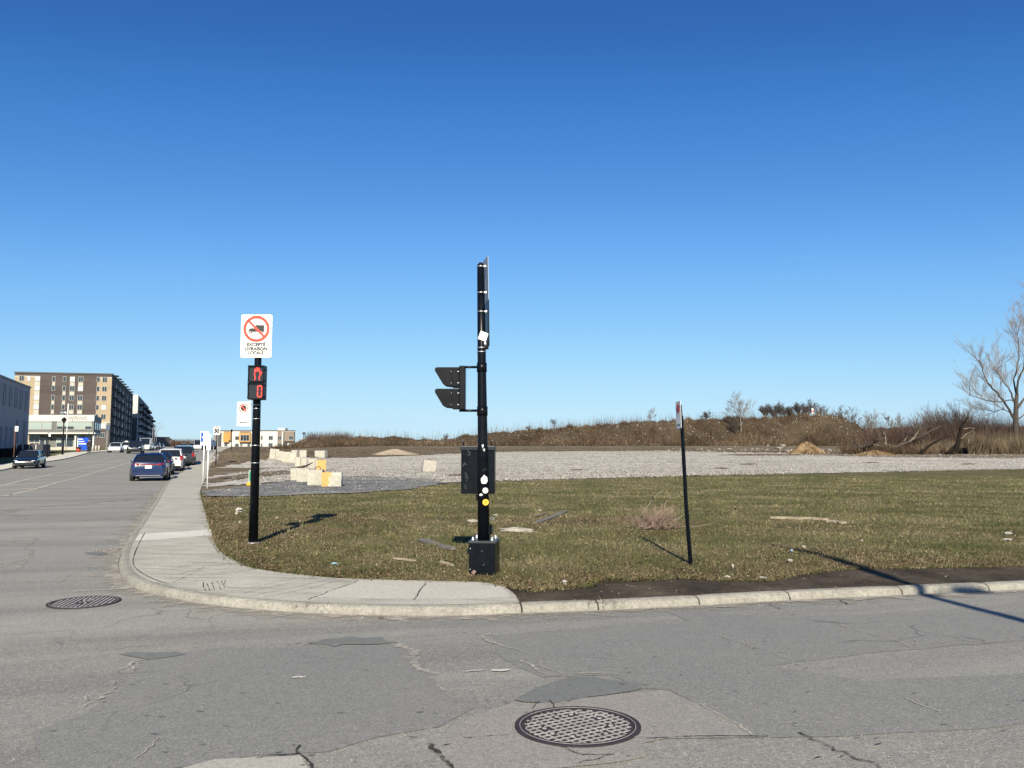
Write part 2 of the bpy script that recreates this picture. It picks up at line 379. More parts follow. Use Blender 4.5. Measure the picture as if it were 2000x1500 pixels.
def jagged(pts, seg, amp, seed=1):
    rr = random.Random(seed); out = []; n = len(pts)
    for i in range(n):
        a = Vector(pts[i]); b = Vector(pts[(i + 1) % n]); d = b - a; L = d.length
        sg = max(seg, .012 * min(a.length, b.length)); k = max(1, min(80, int(L / sg))); nn = Vector((-d.y, d.x)).normalized() if L > 0 else Vector((0, 0))
        am = amp * max(1, min(a.length, b.length) / 25)
        for j in range(k):
            out.append(tuple(a + d * (j / k) + nn * rr.uniform(-am, am) * (1 if j else .5)))
    return out
def sheet(name, pts, mat, off, hf=G, jag=0, seg=.25, seed=1, kind='structure', fine=.5):
    if jag: pts = jagged(pts, seg, jag, seed)
    cv_, _, cf_, *_r = delaunay_2d_cdt([Vector((p[0], p[1])) for p in pts], [], [list(range(len(pts)))], 1, 1e-5)
    bm = bmesh.new(); bv_ = [bm.verts.new((p[0], p[1], 0)) for p in cv_]
    for f_ in cf_: bm.faces.new([bv_[i] for i in f_])
    for ax in (0, 1):
        lo = min(p[ax] for p in pts); hi = max(p[ax] for p in pts)
        c = 0.0; cuts = []
        while c < max(abs(lo), abs(hi)):
            c += max(fine, .035 * c)
            for q in (c, -c):
                if lo < q < hi: cuts.append(q)
        if lo < 0 < hi: cuts.append(0.0)
        for q in cuts:
            co = [0, 0, 0]; co[ax] = q; no = [0, 0, 0]; no[ax] = 1
            bmesh.ops.bisect_plane(bm, geom=bm.verts[:] + bm.edges[:] + bm.faces[:], plane_co=co, plane_no=no)
    vs = bm.verts[:]
    Z = hf(np.array([v.co.x for v in vs]), np.array([v.co.y for v in vs])) + off
    for v, z in zip(vs, Z): v.co.z = z
    bm.normal_update(); bmesh.ops.reverse_faces(bm, faces=[f for f in bm.faces if f.normal.z < 0])
    for f in bm.faces: f.smooth = True
    me = bpy.data.meshes.new(name); bm.to_mesh(me); bm.free(); me.materials.append(mat)
    o = bpy.data.objects.new(name, me); COL.objects.link(o); tag(o, kind=kind); return o
def strip_pts(path, w, amp=0, seed=0, sub=4):
    """outline of a wandering line of width w along a world path"""
    rr = random.Random(seed); Q = [Vector(p) for p in path]
    if amp:
        for lv in range(6):
            N_ = [Q[0]]
            for a, b in zip(Q[:-1], Q[1:]):
                d = b - a
                if d.length > .035: N_.append((a + b) / 2 + Vector((-d.y, d.x)) * rr.gauss(0, 1) * min(.16, amp * 5))
                N_.append(b)
            Q = N_
    else: Q = catmull(Q, 3)
    L = offset_path(Q, w / 2); Rr = offset_path(Q, -w / 2)
    if amp:
        L = [q.lerp(l, rr.uniform(.15, 1.3)) for q, l in zip(Q, L)]; Rr = [q.lerp(l, rr.uniform(.15, 1.3)) for q, l in zip(Q, Rr)]
    return L, Rr
def lines_obj(name, paths, mat, off, hf, seed=0):
    """several thin marks lying on a surface; paths = (world pts, width, wobble)"""
    V = []; T = []
    for n, (pth, w, amp) in enumerate(paths):
        L, Rr = strip_pts(pth, w, amp, seed + n); k = len(V)
        for a, b in zip(L, Rr): V += [(a.x, a.y), (b.x, b.y)]
        for i in range(len(L) - 1): T.append((k + 2 * i, k + 2 * i + 1, k + 2 * i + 3, k + 2 * i + 2))
    V = np.array(V); Z = hf(V[:, 0], V[:, 1]) + off
    o = raw_mesh(name, np.column_stack([V, Z]), np.array(T), mat, 4); tag(o, kind='structure'); return o

# ------------------------------------------------------------------ the setting
# ground: one sheet that reaches the horizon
def ground():
    def axis(a, b, fine, gr):
        out = [0.0]; st = fine
        while out[-1] < max(abs(a), abs(b)): out.append(out[-1] + st); st = max(fine, out[-1] * gr)
        return sorted({v for v in out + [-v for v in out] if a <= v <= b} | {a, b})
    xs = axis(-2500, 2500, 3, .07); ys = axis(-60, 5000, 3, .05)
    X, Y = np.meshgrid(xs, ys); Z = G(X, Y) - .06
    V = np.column_stack([X.ravel(), Y.ravel(), Z.ravel()]); nx = len(xs); ny = len(ys)
    i = np.arange(ny - 1)[:, None] * nx + np.arange(nx - 1)[None, :]; i = i.ravel()
    o = raw_mesh('ground', V, np.column_stack([i, i + 1, i + nx + 1, i + nx]), M_FAR, 4); tag(o, kind='structure')
ground()
# kerb of the corner (foot of the kerb on the road side)
KPX = [(418, 880.5), (406, 890), (390, 900), (368, 913), (345, 929), (325, 946), (300, 985), (275, 1022), (250, 1057), (235, 1086), (231, 1110), (241, 1133), (264, 1149), (310, 1163), (400, 1180), (500, 1191), (620, 1199), (760, 1203), (900, 1203), (1020, 1198), (1170, 1193), (1368, 1183), (1545, 1173), (1765, 1163), (1935, 1156), (2000, 1153)]
KW = [Vector(p) for p in gp2(KPX, .035)]
far_dir = Vector((-.385, 1)).normalized()
KW = [KW[0] + far_dir * d for d in (230, 160, 100, 50, 20)] + KW
endd = (KW[-1] - KW[-5]).normalized()
KERB = catmull(KW, 8); KERB += [KERB[-1] + endd * d for d in (1, 2.5, 5, 10, 20, 40, 90)]
def sweep(name, path, prof, mat, hf, gaps=(), seed=3, rough=.006):
    rr = random.Random(seed); mb = MB(); segs = [[]]
    P = [Vector(p) for p in path]
    dense = [P[0]]
    for i in range(1, len(P)):
        L = (P[i] - P[i - 1]).length; st = max(.12, .012 * P[i].length); k = max(1, min(60, int(L / st)))
        for j in range(1, k + 1): dense.append(P[i - 1].lerp(P[i], j / k))
    cuts = {min(range(len(dense)), key=lambda i: (dense[i] - Vector(q)).length) for q in gaps}
    nd = []; brk = set()
    for i, p in enumerate(dense):
        if i in cuts:
            d = (dense[i + 1] - dense[i - 1]).normalized(); nd += [p - d * .009, p + d * .009]; brk.add(len(nd) - 2)
        else: nd.append(p)
    dense = nd; segs = [[]]
    for i in range(len(dense)):
        segs[-1].append(i)
        if i in brk: segs.append([])
    for sg in segs:
        if len(sg) < 2: continue
        vs = []; n = len(prof)
        for i in sg:
            p = dense[i]; t = (dense[min(i + 1, len(dense) - 1)] - dense[max(i - 1, 0)]).normalized(); nn = Vector((-t.y, t.x))
            edge = i in (sg[0], sg[-1])
            for d, z in prof:
                q = p + nn * (d + (.01 if edge else 0)); jz = rr.uniform(-rough, rough) if 0 < z < .12 else 0
                vs.append((q.x, q.y, float(hf(q.x, q.y)) + z * (.93 if edge else 1) + jz))
        fs = [(a * n + k, (a + 1) * n + k, (a + 1) * n + k + 1, a * n + k + 1) for a in range(len(sg) - 1) for k in range(n - 1)]
        fs += [tuple(range(n)), tuple((len(sg) - 1) * n + k for k in range(n))[::-1]]
        mb.add(vs, fs, sm=False)
    o = mb.build(name, mat); return tag(o, kind='structure')
prof = [(0, -.02), (.006, .04), (.014, .07), (.028, .098), (.05, .116), (.085, .1245), (.14, .125), (.15, -.04)]
gaps = [tuple(GP(x, y, .035)[:2]) for x, y in ((1020, 1198), (1170, 1193), (1368, 1183), (1545, 1173), (1765, 1163), (1935, 1156))]
sweep('kerb', KERB, prof, M_KERB, G, gaps)
KIN = offset_path(KERB, .13)
# left kerb of the street
LK = [Vector(p) for p in gp2([(0, 920), (30, 914), (85, 904), (150, 892), (207, 882)], .035)]
LKW = [LK[0] - far_dir * 45, LK[0] - far_dir * 20] + LK + [LK[-1] + far_dir * d for d in (40, 100, 220)]
LKERB = catmull(LKW, 5)
sweep('kerb', LKERB, prof, M_KERB, G, seed=8)
LIN = offset_path(LKERB, .13)
# road
road = [tuple(p) for p in KERB] + [(100, -16), (-75, -16), (-75, 12)] + [tuple(p) for p in LKERB]
sheet('road', [(p[0], p[1]) for p in road], M_ASPH, 0.0, GR, fine=.45)
# ground inside the corner, up to behind the berm
lot = [tuple(p) for p in KIN] + [(130, 30), (190, 200), (60, 260), (-40, 300)]
sheet('lot_ground', lot, M_SOIL, .10, G)
# left side of the street
LS = [tuple(p) for p in LIN]; LO = [tuple(p) for p in offset_path(LKERB, 2.6)]
sheet('sidewalk', LS + LO[::-1], M_WALKL, .122, G, seed=2)
LV = [tuple(p) for p in offset_path(LKERB, 2.55)]
sheet('verge', LV[:-3] + [(-150, 300), (-150, 20)], M_GRASSL, .11, G)

# sidewalk round the corner
BACK = [(452, 873.5), (440, 877), (428, 888), (418, 900), (410, 912), (403, 930), (393, 952), (391, 965), (396, 985), (403, 1010), (415, 1050), (432, 1078), (465, 1097), (500, 1111), (600, 1124), (700, 1131), (950, 1137), (977, 1143), (1002, 1158), (1012, 1172)]
BW = [Vector(p) for p in gp2(BACK, .12)]
BW = [BW[0] + far_dir * 200, BW[0] + far_dir * 80] + BW[0:]
k_end = min(range(len(KERB)), key=lambda i: (KERB[i] - Vector(gaps[0])).length)
SWK = [tuple(p) for p in KIN[4:k_end + 1]] + [tuple(p) for p in catmull(BW, 3)][::-1]
sheet('sidewalk', SWK, M_WALK, .122, G, fine=.4)
def psheet(name, px, mat, off, hf=G, **k): return sheet(name, gp2(px, off, hf), mat, off, hf, **k)
psheet('sidewalk_slab', [(264, 1056), (272, 1043), (300, 1041), (360, 1038), (411, 1033), (415, 1045), (380, 1048), (320, 1053)], M_WALKL, .1235, jag=.008)
psheet('sidewalk_slab', [(606, 1166), (702, 1133), (830, 1136), (807, 1170), (700, 1169)], M_WALK2, .1235, jag=.004)
psheet('sidewalk_slab', [(811, 1170), (834, 1136), (948, 1138.5), (974, 1145), (994, 1158), (998, 1166), (900, 1170)], M_WALK2, .1235, jag=.004)
lines_obj('sidewalk_joint', [(gp2(p, .128), w, a) for p, w, a in [
    ([(601, 1170), (640, 1154), (700, 1132)], .022, .006), ([(808, 1171), (832, 1137)], .018, .003),
    ([(300, 988), (350, 985), (396, 984)], .02, .002),
    ([(283, 1040), (274, 1056), (262, 1084), (261, 1103), (275, 1117), (300, 1130), (330, 1140)], .016, 0),
    ([(396, 1112), (360, 1126), (334, 1138)], .012, .01), ([(432, 1118), (500, 1110)], .01, .01),
    ([(345, 1122), (400, 1106), (470, 1098)], .012, .008), ([(330, 1112), (380, 1100), (420, 1098)], .01, .008),
    ([(450, 1155), (520, 1140), (580, 1128)], .008, .004), ([(470, 1159), (560, 1139), (620, 1127)], .008, .004), ([(490, 1163), (590, 1143), (650, 1129)], .008, .004), ([(515, 1165), (600, 1149), (672, 1131)], .008, .004),
    # letters scratched into the wet slab
    ([(397, 1136), (402, 1154)], .014, .002), ([(404, 1138), (409, 1153), (416, 1151)], .014, .002), ([(414, 1135), (420, 1152)], .014, .002), ([(408, 1140), (424, 1137)], .012, .002), ([(424, 1134), (431, 1151)], .014, .002), ([(432, 1134), (438, 1149)], .014, .002), ([(426, 1143), (437, 1141)], .012, .002), ([(441, 1131), (437, 1140), (448, 1147)], .014, .002)]],
    M_CRACKD, .1247, G, 5)

# road surface repairs
R0 = dict(hf=GR)
psheet('road_patch', [(600, 1262), (800, 1258), (832, 1312), (866, 1352), (925, 1382), (860, 1420), (740, 1440), (640, 1470), (500, 1476), (330, 1500), (120, 1520), (60, 1430), (160, 1395), (250, 1340), (288, 1288), (420, 1266)], M_DARKASPH, .003, hf=GR, jag=.03, seed=4)
psheet('road_patch', [(1290, 1190), (1345, 1213), (1000, 1239), (960, 1240), (985, 1290), (1060, 1322), (1190, 1318), (1255, 1345), (1310, 1346), (1400, 1400), (1480, 1440), (1560, 1440), (2100, 1410), (2100, 1310), (1700, 1330), (1500, 1300), (1700, 1275), (2100, 1240), (2100, 1190), (1700, 1200), (1500, 1205)], M_DARKASPH, .003, hf=GR, jag=.03, seed=14)
psheet('road_patch', [(850, 1458), (905, 1402), (1005, 1372), (1040, 1375), (1190, 1358), (1300, 1347), (1360, 1374), (1412, 1400), (1478, 1440), (1300, 1441), (1255, 1452), (1262, 1478), (1200, 1490), (1090, 1500), (900, 1530)], M_OLD, .005, hf=GR, jag=.018, seed=5)
psheet('road_patch', [(320, 1510), (420, 1483), (500, 1479), (588, 1475), (612, 1515), (330, 1560)], M_PALEP, .005, hf=GR, jag=.015, seed=6)
psheet('road_patch', [(1003, 1366), (1030, 1350), (1075, 1333), (1110, 1322), (1160, 1322), (1200, 1328), (1250, 1335), (1256, 1346), (1190, 1357), (1120, 1366), (1085, 1372), (1020, 1371)], M_PATCH, .007, hf=GR, jag=.02, seed=7, seg=.12)
psheet('road_patch', [(598, 1256), (640, 1248), (690, 1243), (712, 1246), (748, 1244), (752, 1250), (777, 1254), (740, 1258), (668, 1258), (655, 1263), (640, 1259)], M_PATCH, .007, hf=GR, jag=.02, seed=8, seg=.12)
psheet('road_patch', [(232, 1277), (262, 1273), (345, 1273), (364, 1278), (330, 1283), (305, 1286), (285, 1288), (258, 1282)], M_PATCH, .007, hf=GR, jag=.02, seed=9, seg=.12)
psheet('road_patch', [(165, 1079), (185, 1077), (205, 1078), (212, 1082), (190, 1084), (172, 1082)], M_PATCH, .006, hf=GR, jag=.02, seed=10)
def RL(L): return [(gp2(p, 0, GR), w, a) for p, w, a in L]
lines_obj('road_crack', RL([
    ([(560, 1256), (640, 1262), (670, 1260), (770, 1259)], .02, .01), ([(775, 1258), (800, 1285), (815, 1305)], .10, .03), ([(815, 1305), (840, 1330), (866, 1352)], .05, .03),
    ([(290, 1288), (260, 1315), (225, 1345), (200, 1365), (165, 1382), (130, 1398)], .03, .03), ([(165, 1350), (164, 1362), (172, 1370)], .012, .01),
    ([(960, 1240), (1010, 1270), (1040, 1300), (1066, 1322)], .028, .02), ([(1046, 1290), (1080, 1312), (1098, 1320)], .02, .012), ([(1066, 1322), (1110, 1317), (1178, 1315)], .04, .012),
    ([(1400, 1240), (1450, 1256), (1500, 1272), (1540, 1290), (1570, 1306)], .022, .02), ([(1458, 1254), (1465, 1268), (1480, 1272)], .014, .012), ([(1500, 1270), (1540, 1276), (1545, 1262)], .014, .015),
    ([(1640, 1220), (1700, 1238), (1740, 1250), (1775, 1266), (1792, 1258)], .022, .02), ([(1716, 1262), (1722, 1270)], .02, .01), ([(1784, 1250), (1792, 1256)], .014, .01), ([(1768, 1365), (1800, 1380), (1836, 1392)], .014, .006),
    ([(1500, 1197), (1580, 1202)], .014, .01), ([(1545, 1414), (1580, 1432)], .02, .012), ([(1366, 1376), (1412, 1402), (1470, 1438)], .022, .01),
    ([(262, 1485), (300, 1452), (310, 1443)], .01, .02), ([(1150, 1452), (1200, 1450), (1260, 1440), (1255, 1458), (1210, 1472), (1185, 1462), (1180, 1453)], .014, .01)]),
    M_CRACKL, .009, GR, 30)
lines_obj('road_crack', RL([
    ([(840, 1455), (860, 1480), (885, 1510)], .035, .012), ([(1000, 1438), (940, 1442), (905, 1444)], .012, .008), ([(775, 1248), (800, 1245), (850, 1244)], .012, .006),
    ([(600, 1490), (585, 1474), (520, 1480), (500, 1484)], .014, .01), ([(586, 1458), (600, 1490), (612, 1512)], .02, .012),
    ([(1018, 1438), (1040, 1385), (1052, 1372)], .012, .012), ([(1072, 1370), (1084, 1385)], .014, .01), ([(1120, 1366), (1095, 1378)], .012, .01), ([(1140, 1388), (1130, 1398)], .012, .01),
    ([(1075, 1450), (1140, 1478), (1200, 1476), (1130, 1494)], .012, .012), ([(1260, 1445), (1400, 1440), (1500, 1441)], .010, .006),
    ([(1560, 1433), (1620, 1460), (1670, 1485), (1720, 1510)], .03, .02), ([(560, 1262), (640, 1250), (690, 1243)], .008, .004), ([(1345, 1213), (1200, 1224), (1000, 1240)], .008, .004),
    ([(1640, 1174), (1655, 1182)], .02, .01), ([(1500, 1181), (1525, 1190)], .02, .01)]), M_CRACKD, .010, GR, 60)
for k_, (w_, off_) in enumerate(((.16, .0075), (.30, .006))):
    Pn = [p for p in KERB if -40 < p.x < 12 and p.y < 60]; O_ = [p.lerp(q, rnd.uniform(.3, 1.5)) for p, q in zip(Pn, offset_path(Pn, -w_))]; V = []; T = []
    for a, b in zip(Pn, O_): V += [(a.x, a.y, float(GR(a.x, a.y)) + off_), (b.x, b.y, float(GR(b.x, b.y)) + off_)]
    T = [(2 * i, 2 * i + 1, 2 * i + 3, 2 * i + 2) for i in range(len(Pn) - 1)]
    tag(raw_mesh('gutter_dust', np.array(V), np.array(T), worn_paint('gutter_dust_%d' % k_, (.31, .285, .25), (.53, .46)[k_], .10, 7), 4), kind='structure')
lines_obj('tyre_marks', RL([([(0, 1110), (60, 1075), (75, 1050)], .10, .01), ([(10, 1125), (55, 1095)], .05, .01), ([(115, 1140), (140, 1122)], .04, .01), ([(40, 1010), (150, 985), (260, 975)], .4, .03)]), worn_paint('tyre_polish', (.29, .27, .24), .44, .16, 5), .0045, GR, 40)
# line paint
lines_obj('road_marking', RL([([(140, 1156.5), (200, 1153), (258, 1150)], .05, .004), ([(905, 1314), (945, 1311)], .03, .006), ([(960, 1312), (995, 1310)], .05, .02), ([(570, 1326), (598, 1324)], .09, .03)]), M_PAINTW, .011, GR, 90)
hatch = [((0, 969), (30, 966)), ((-30, 960), (74, 953.6)), ((8, 948), (112, 942)), ((46, 938), (148, 933.6)), ((86, 930), (176, 925)), ((124, 922), (202, 918)), ((160, 915), (222, 911.6)), ((190, 908.6), (242, 906)), ((212, 903), (262, 901))]
lines_obj('road_marking', RL([([a, b], .34, 0) for a, b in hatch] + [([(20, 967), (74, 954), (112, 942.5), (148, 934), (176, 925.5), (202, 918.5), (242, 906.5), (275, 897)], .14, 0), ([(-10, 952), (8, 948), (46, 938), (86, 930), (124, 922), (190, 908.6), (240, 898)], .14, 0)]), M_PAINTF, .008, GR, 95)

# grass plot, soil strip, gravel
DIRT = [(985, 1149), (1040, 1153), (1100, 1148), (1150, 1143), (1170, 1131), (1250, 1133), (1330, 1127), (1400, 1131), (1500, 1133), (1550, 1122), (1650, 1110), (1800, 1108), (2000, 1104)]
LAWN = [(391, 962), (397, 985), (404, 1010), (416, 1049), (433, 1077), (466, 1096), (501, 1110), (600, 1123), (700, 1130), (950, 1136), (980, 1142)] + DIRT[1:] + [(2400, 1090), (2400, 905), (2000, 916), (1800, 920), (1600, 925), (1400, 927), (1200, 935), (1000, 940), (860, 946), (790, 952), (720, 960), (600, 963), (500, 965), (450, 967), (420, 972), (392, 958)]
LAWNW = gp2(LAWN, .12)
sheet('lawn', LAWNW, M_GRASSG, .112, G, jag=.06, seed=11)
soilp = gp2([(1012, 1172), (1000, 1158), (985, 1146)] + DIRT[1:] + [(2400, 1085)], .11) + [tuple(p) for p in KIN[k_end:] if p.x < 14][::-1]
sheet('soil_strip', soilp, M_DIRT, .1075, G, jag=.05, seed=12)
psheet('gravel', [(2500, 903), (2000, 915), (1800, 919), (1600, 924), (1400, 926), (1200, 933), (1000, 937), (860, 943), (760, 940), (600, 936), (400, 952), (404, 932), (470, 922), (540, 914), (420, 914), (440, 905), (520, 896), (530, 889), (640, 894), (830, 889), (1000, 882), (1300, 880), (1500, 884), (1560, 889), (1750, 893), (2000, 895), (2500, 889)], M_GRAVEL, .125, jag=.22, seg=.5, seed=13)
psheet('gravel_path', [(398, 968), (400, 958), (480, 950), (560, 939), (600, 932), (700, 929), (780, 932), (850, 935), (868, 943), (800, 955), (700, 962), (600, 965), (470, 970)], M_GRAVELD, .14, jag=.16, seg=.35, seed=15)
psheet('mound_earth', [(404, 912), (420, 899), (432, 888), (452, 873.5), (500, 873), (560, 877), (600, 882), (615, 894), (530, 888), (520, 895), (470, 905)], M_MOUND, .135, jag=.15, seg=.6, seed=16)
psheet('field_earth', [(600, 881), (640, 893), (830, 888), (1000, 881.5), (1300, 879.5), (1500, 883), (1540, 880), (1300, 876), (1000, 876), (830, 877), (680, 876)], M_MOUND, .135, jag=.3, seg=1, seed=17)
psheet('dirt_patch', [(405, 935), (480, 925), (560, 918), (570, 924), (500, 932), (410, 943)], M_MOUND, .15, jag=.1, seg=.3, seed=18)
for k, (x, y, w, h) in enumerate([(1410, 914, 14, 1.8), (1128, 917, 14, 1.2), (1460, 906, 20, 1.6), (1480, 888, 90, 2), (1890, 906, 18, 1.2), (1700, 903, 14, 1), (900, 927, 30, 2.2)]):
    psheet('dirt_patch', [(x + w * math.cos(a) * rnd.uniform(.6, 1), y + h * math.sin(a) * rnd.uniform(.6, 1)) for a in [2 * math.pi * i / 14 for i in range(14)]], M_MOUND, .15, jag=.25, seg=.3, seed=20 + k)

# berm at the back of the lot
BX = [-110, 560, 600, 660, 700, 760, 800, 850, 870, 950, 1000, 1100, 1200, 1300, 1400, 1500, 1560, 1590, 1620, 1650, 1690, 1740, 1800, 1900, 2200, 2600]
BYt = [874, 872, 863, 855, 858, 855, 861, 864, 861, 849, 846, 839, 831, 825, 821, 819, 814, 812.5, 815, 826, 842, 838, 838, 838, 835, 830]
def berm_h(X, Y):
    px = 1000 + F * X / 166.0; ty = np.interp(px, BX, BYt); top = 1.7 + (877 - ty) * 166 / F
    base = G(X, Y); hh = np.maximum(top - base, .15)
    pr = ss(152, 166, Y + 1.5 * np.sin(X * .31) + .8 * np.sin(X * 1.1)) * (1 - .9 * ss(172, 200, Y))
    return base + hh * pr + pr * (.22 * np.sin(X * .9 + Y * .4) + .16 * np.sin(X * 2.3 - Y * .8))
xs = np.arange(-48, 160, .8); ys = np.concatenate([np.arange(149, 172, .8), np.arange(172, 204, 3)])
X, Y = np.meshgrid(xs, ys); Z = berm_h(X, Y) + np.where(ss(150, 154, Y) > 0, 0.12, -.3)
nx = len(xs); i = (np.arange(len(ys) - 1)[:, None] * nx + np.arange(nx - 1)[None, :]).ravel()
tag(raw_mesh('berm', np.column_stack([X.ravel(), Y.ravel(), Z.ravel()]), np.column_stack([i, i + 1, i + nx + 1, i + nx]), M_BERM, 4), kind='structure')

# ------------------------------------------------------------------ ground cover
NR = np.random.default_rng(5)
def tri_soup(name, B, H, Wd, lean, mat, yawspread=math.pi, base_jit=0):
    """one thin upright triangle per base point"""
    n = len(B); yaw = NR.uniform(-yawspread, yawspread, n); side = np.column_stack([np.cos(yaw), np.sin(yaw), np.zeros(n)])
    ld = NR.uniform(0, 2 * math.pi, n); la = lean * NR.random(n) ** .6
    tip = B + np.column_stack([np.cos(ld) * np.sin(la) * H, np.sin(ld) * np.sin(la) * H, np.cos(la) * H])
    V = np.empty((n, 3, 3)); V[:, 0] = B - side * Wd[:, None] / 2; V[:, 1] = B + side * Wd[:, None] / 2; V[:, 2] = tip
    return raw_mesh(name, V.reshape(-1, 3), np.arange(n * 3).reshape(-1, 3), mat, 3)
def lawn_points(n, y0, y1, power=2.0, ratio=.72):
    u = NR.random(n)
    if power == 2: Yv = np.exp(math.log(y0) + u * math.log(y1 / y0))
    Xv = (NR.random(n) * 2 - 1) * (ratio * Yv + 2); return Xv, Yv
Xv, Yv = lawn_points(560000, 8.5, 46)
m = inside(LAWNW, Xv, Yv); Xv, Yv = Xv[m], Yv[m]
# thinner in worn patches
pn = np.sin(Xv * 1.7 + 2 * np.sin(Yv * .9)) * np.sin(Yv * 1.3 + 1.5 * np.sin(Xv * .8)); keep = NR.random(len(Xv)) < np.clip(.8 + .35 * pn, .35, 1)
Xv, Yv = Xv[keep], Yv[keep]
EDGE = [Vector(p) for p in LAWNW[:LAWN.index((2000, 1104)) + 1]]
def edge_dist(X, Y):
    d = np.full(len(X), 1e9)
    for a, b in zip(EDGE[:-1], EDGE[1:]):
        L2 = max((b - a).length_squared, 1e-9); t = np.clip(((X - a.x) * (b.x - a.x) + (Y - a.y) * (b.y - a.y)) / L2, 0, 1)
        d = np.minimum(d, np.hypot(X - a.x - t * (b.x - a.x), Y - a.y - t * (b.y - a.y)))
    return d
def brown(X, Y):            # where the turf is worn and brown
    z = 1.0 * np.exp(-edge_dist(X, Y) / .8)
    for px, py, rx, ry, k in ((740, 1010, 1.9, 1.3, 1.0), (520, 1045, 1.0, 1.6, .9), (640, 1040, 1.2, 1.0, .6), (1010, 1020, 1.4, 1.2, .7), (1180, 1015, 1.3, 1.2, .8), (1290, 1040, 1.2, .7, .5), (1640, 1085, 1.1, .9, .9), (1560, 1030, 2.2, 1.0, .5), (1930, 1040, 1.6, 1.3, .45), (860, 1080, 1.0, .6, .5), (1230, 940, 3.0, 1.4, .6), (430, 970, .5, 1.5, .9)):
        q = GP(px, py, .12); z = z + k * np.exp(-((X - q.x) / rx) ** 2 - ((Y - q.y) / ry) ** 2)
    return z + .16 * np.sin(X * 2.1 + 1.7 * np.sin(Y * 1.1)) * np.sin(Y * 1.9 + X) + .10 * np.sin(X * 5.3 + Y * 2.2) - .02
dry = NR.random(len(Xv)) < (brown(Xv, Yv) * 1.3 + .06)
M_DRY = island('dry_blades', [(0, (.055, .038, .022)), (.3, (.125, .086, .052)), (.55, (.185, .135, .088)), (.8, (.25, .192, .13)), (1, (.36, .29, .21))], .9, .25)
for nm, mk, mt in (('grass', ~dry, M_GRASS), ('dry_grass', dry, M_DRY)):
    x_, y_ = Xv[mk], Yv[mk]; n = len(x_); k_ = .8 if nm == 'dry_grass' else 1
    tag(tri_soup(nm, np.column_stack([x_, y_, G(x_, y_) + .108]), NR.uniform(.018, .06, n) * (1 + .006 * y_) * k_, NR.uniform(.005, .011, n) * (y_ / 11), 1.35, mt), kind='stuff')
tc = 420; cx_t, cy_t = lawn_points(tc, 8.8, 26); m = inside(LAWNW, cx_t, cy_t); cx_t, cy_t = cx_t[m], cy_t[m]; tc = len(cx_t); rep_ = 46
x_ = np.repeat(cx_t, rep_) + NR.normal(0, .05, tc * rep_); y_ = np.repeat(cy_t, rep_) + NR.normal(0, .05, tc * rep_); m = inside(LAWNW, x_, y_); x_, y_ = x_[m], y_[m]; n = len(x_)
tag(tri_soup('grass_tufts', np.column_stack([x_, y_, G(x_, y_) + .108]), NR.uniform(.04, .125, n), NR.uniform(.005, .010, n) * (y_ / 12), .9, M_GRASS), kind='stuff')
def leaves(name, Xv, Yv, off, size, mat, tilt=.6):
    n = len(Xv); c = np.column_stack([Xv, Yv, G(Xv, Yv) + off]); a = NR.uniform(0, 6.28, n); s = size * NR.uniform(.5, 1.3, n)
    e1 = np.column_stack([np.cos(a), np.sin(a), NR.uniform(-tilt, tilt, n)]) * s[:, None] / 2
    e2 = np.column_stack([-np.sin(a), np.cos(a), NR.uniform(-tilt, tilt, n)]) * s[:, None] * .34
    V = np.empty((n, 4, 3)); V[:, 0] = c - e1; V[:, 1] = c - e2 * .9 + [0, 0, .006]; V[:, 2] = c + e1; V[:, 3] = c + e2 + [0, 0, .006]
    V[:, :, 2] = np.maximum(V[:, :, 2], (c[:, 2] - off + off * .75)[:, None])
    return raw_mesh(name, V.reshape(-1, 3), np.arange(n * 4).reshape(-1, 4), mat, 4)
Xv, Yv = lawn_points(90000, 8.5, 30); m = inside(LAWNW, Xv, Yv); Xv, Yv = Xv[m], Yv[m]
dens = .10 + .8 * np.exp(-edge_dist(Xv, Yv) / .6) + .45 * np.clip(brown(Xv, Yv), 0, 1) + 0 * .5 * np.exp(-((Xv + 2.2) / 2.6) ** 2 - ((Yv - 14.5) / 1.6) ** 2)
keep = NR.random(len(Xv)) < dens; Xv, Yv = Xv[keep], Yv[keep]
tag(leaves('leaf_litter', Xv, Yv, .132, .034 * (Yv / 12) ** .6, M_LEAF), kind='stuff')
n = 2600; ei = NR.integers(0, len(EDGE) - 1, n); tt = NR.random(n); Xv = np.array([EDGE[i].x + (EDGE[i + 1].x - EDGE[i].x) * t for i, t in zip(ei, tt)]) + NR.normal(0, .07, n); Yv = np.array([EDGE[i].y + (EDGE[i + 1].y - EDGE[i].y) * t for i, t in zip(ei, tt)]) + NR.normal(0, .07, n)
m = Yv < 30; tag(leaves('leaf_litter', Xv[m], Yv[m], .134, .034, M_LEAF, .4), kind='stuff')
n = 9000; ei = NR.integers(0, len(EDGE) - 1, n); tt = NR.random(n); Xv = np.array([EDGE[i].x + (EDGE[i + 1].x - EDGE[i].x) * t for i, t in zip(ei, tt)]) + NR.normal(0, .035, n); Yv = np.array([EDGE[i].y + (EDGE[i + 1].y - EDGE[i].y) * t for i, t in zip(ei, tt)]) + NR.normal(0, .035, n)
tag(tri_soup('edge_grass', np.column_stack([Xv, Yv, G(Xv, Yv) + .112]), NR.uniform(.02, .07, n), NR.uniform(.005, .010, n), 1.3, M_GRASS), kind='stuff')
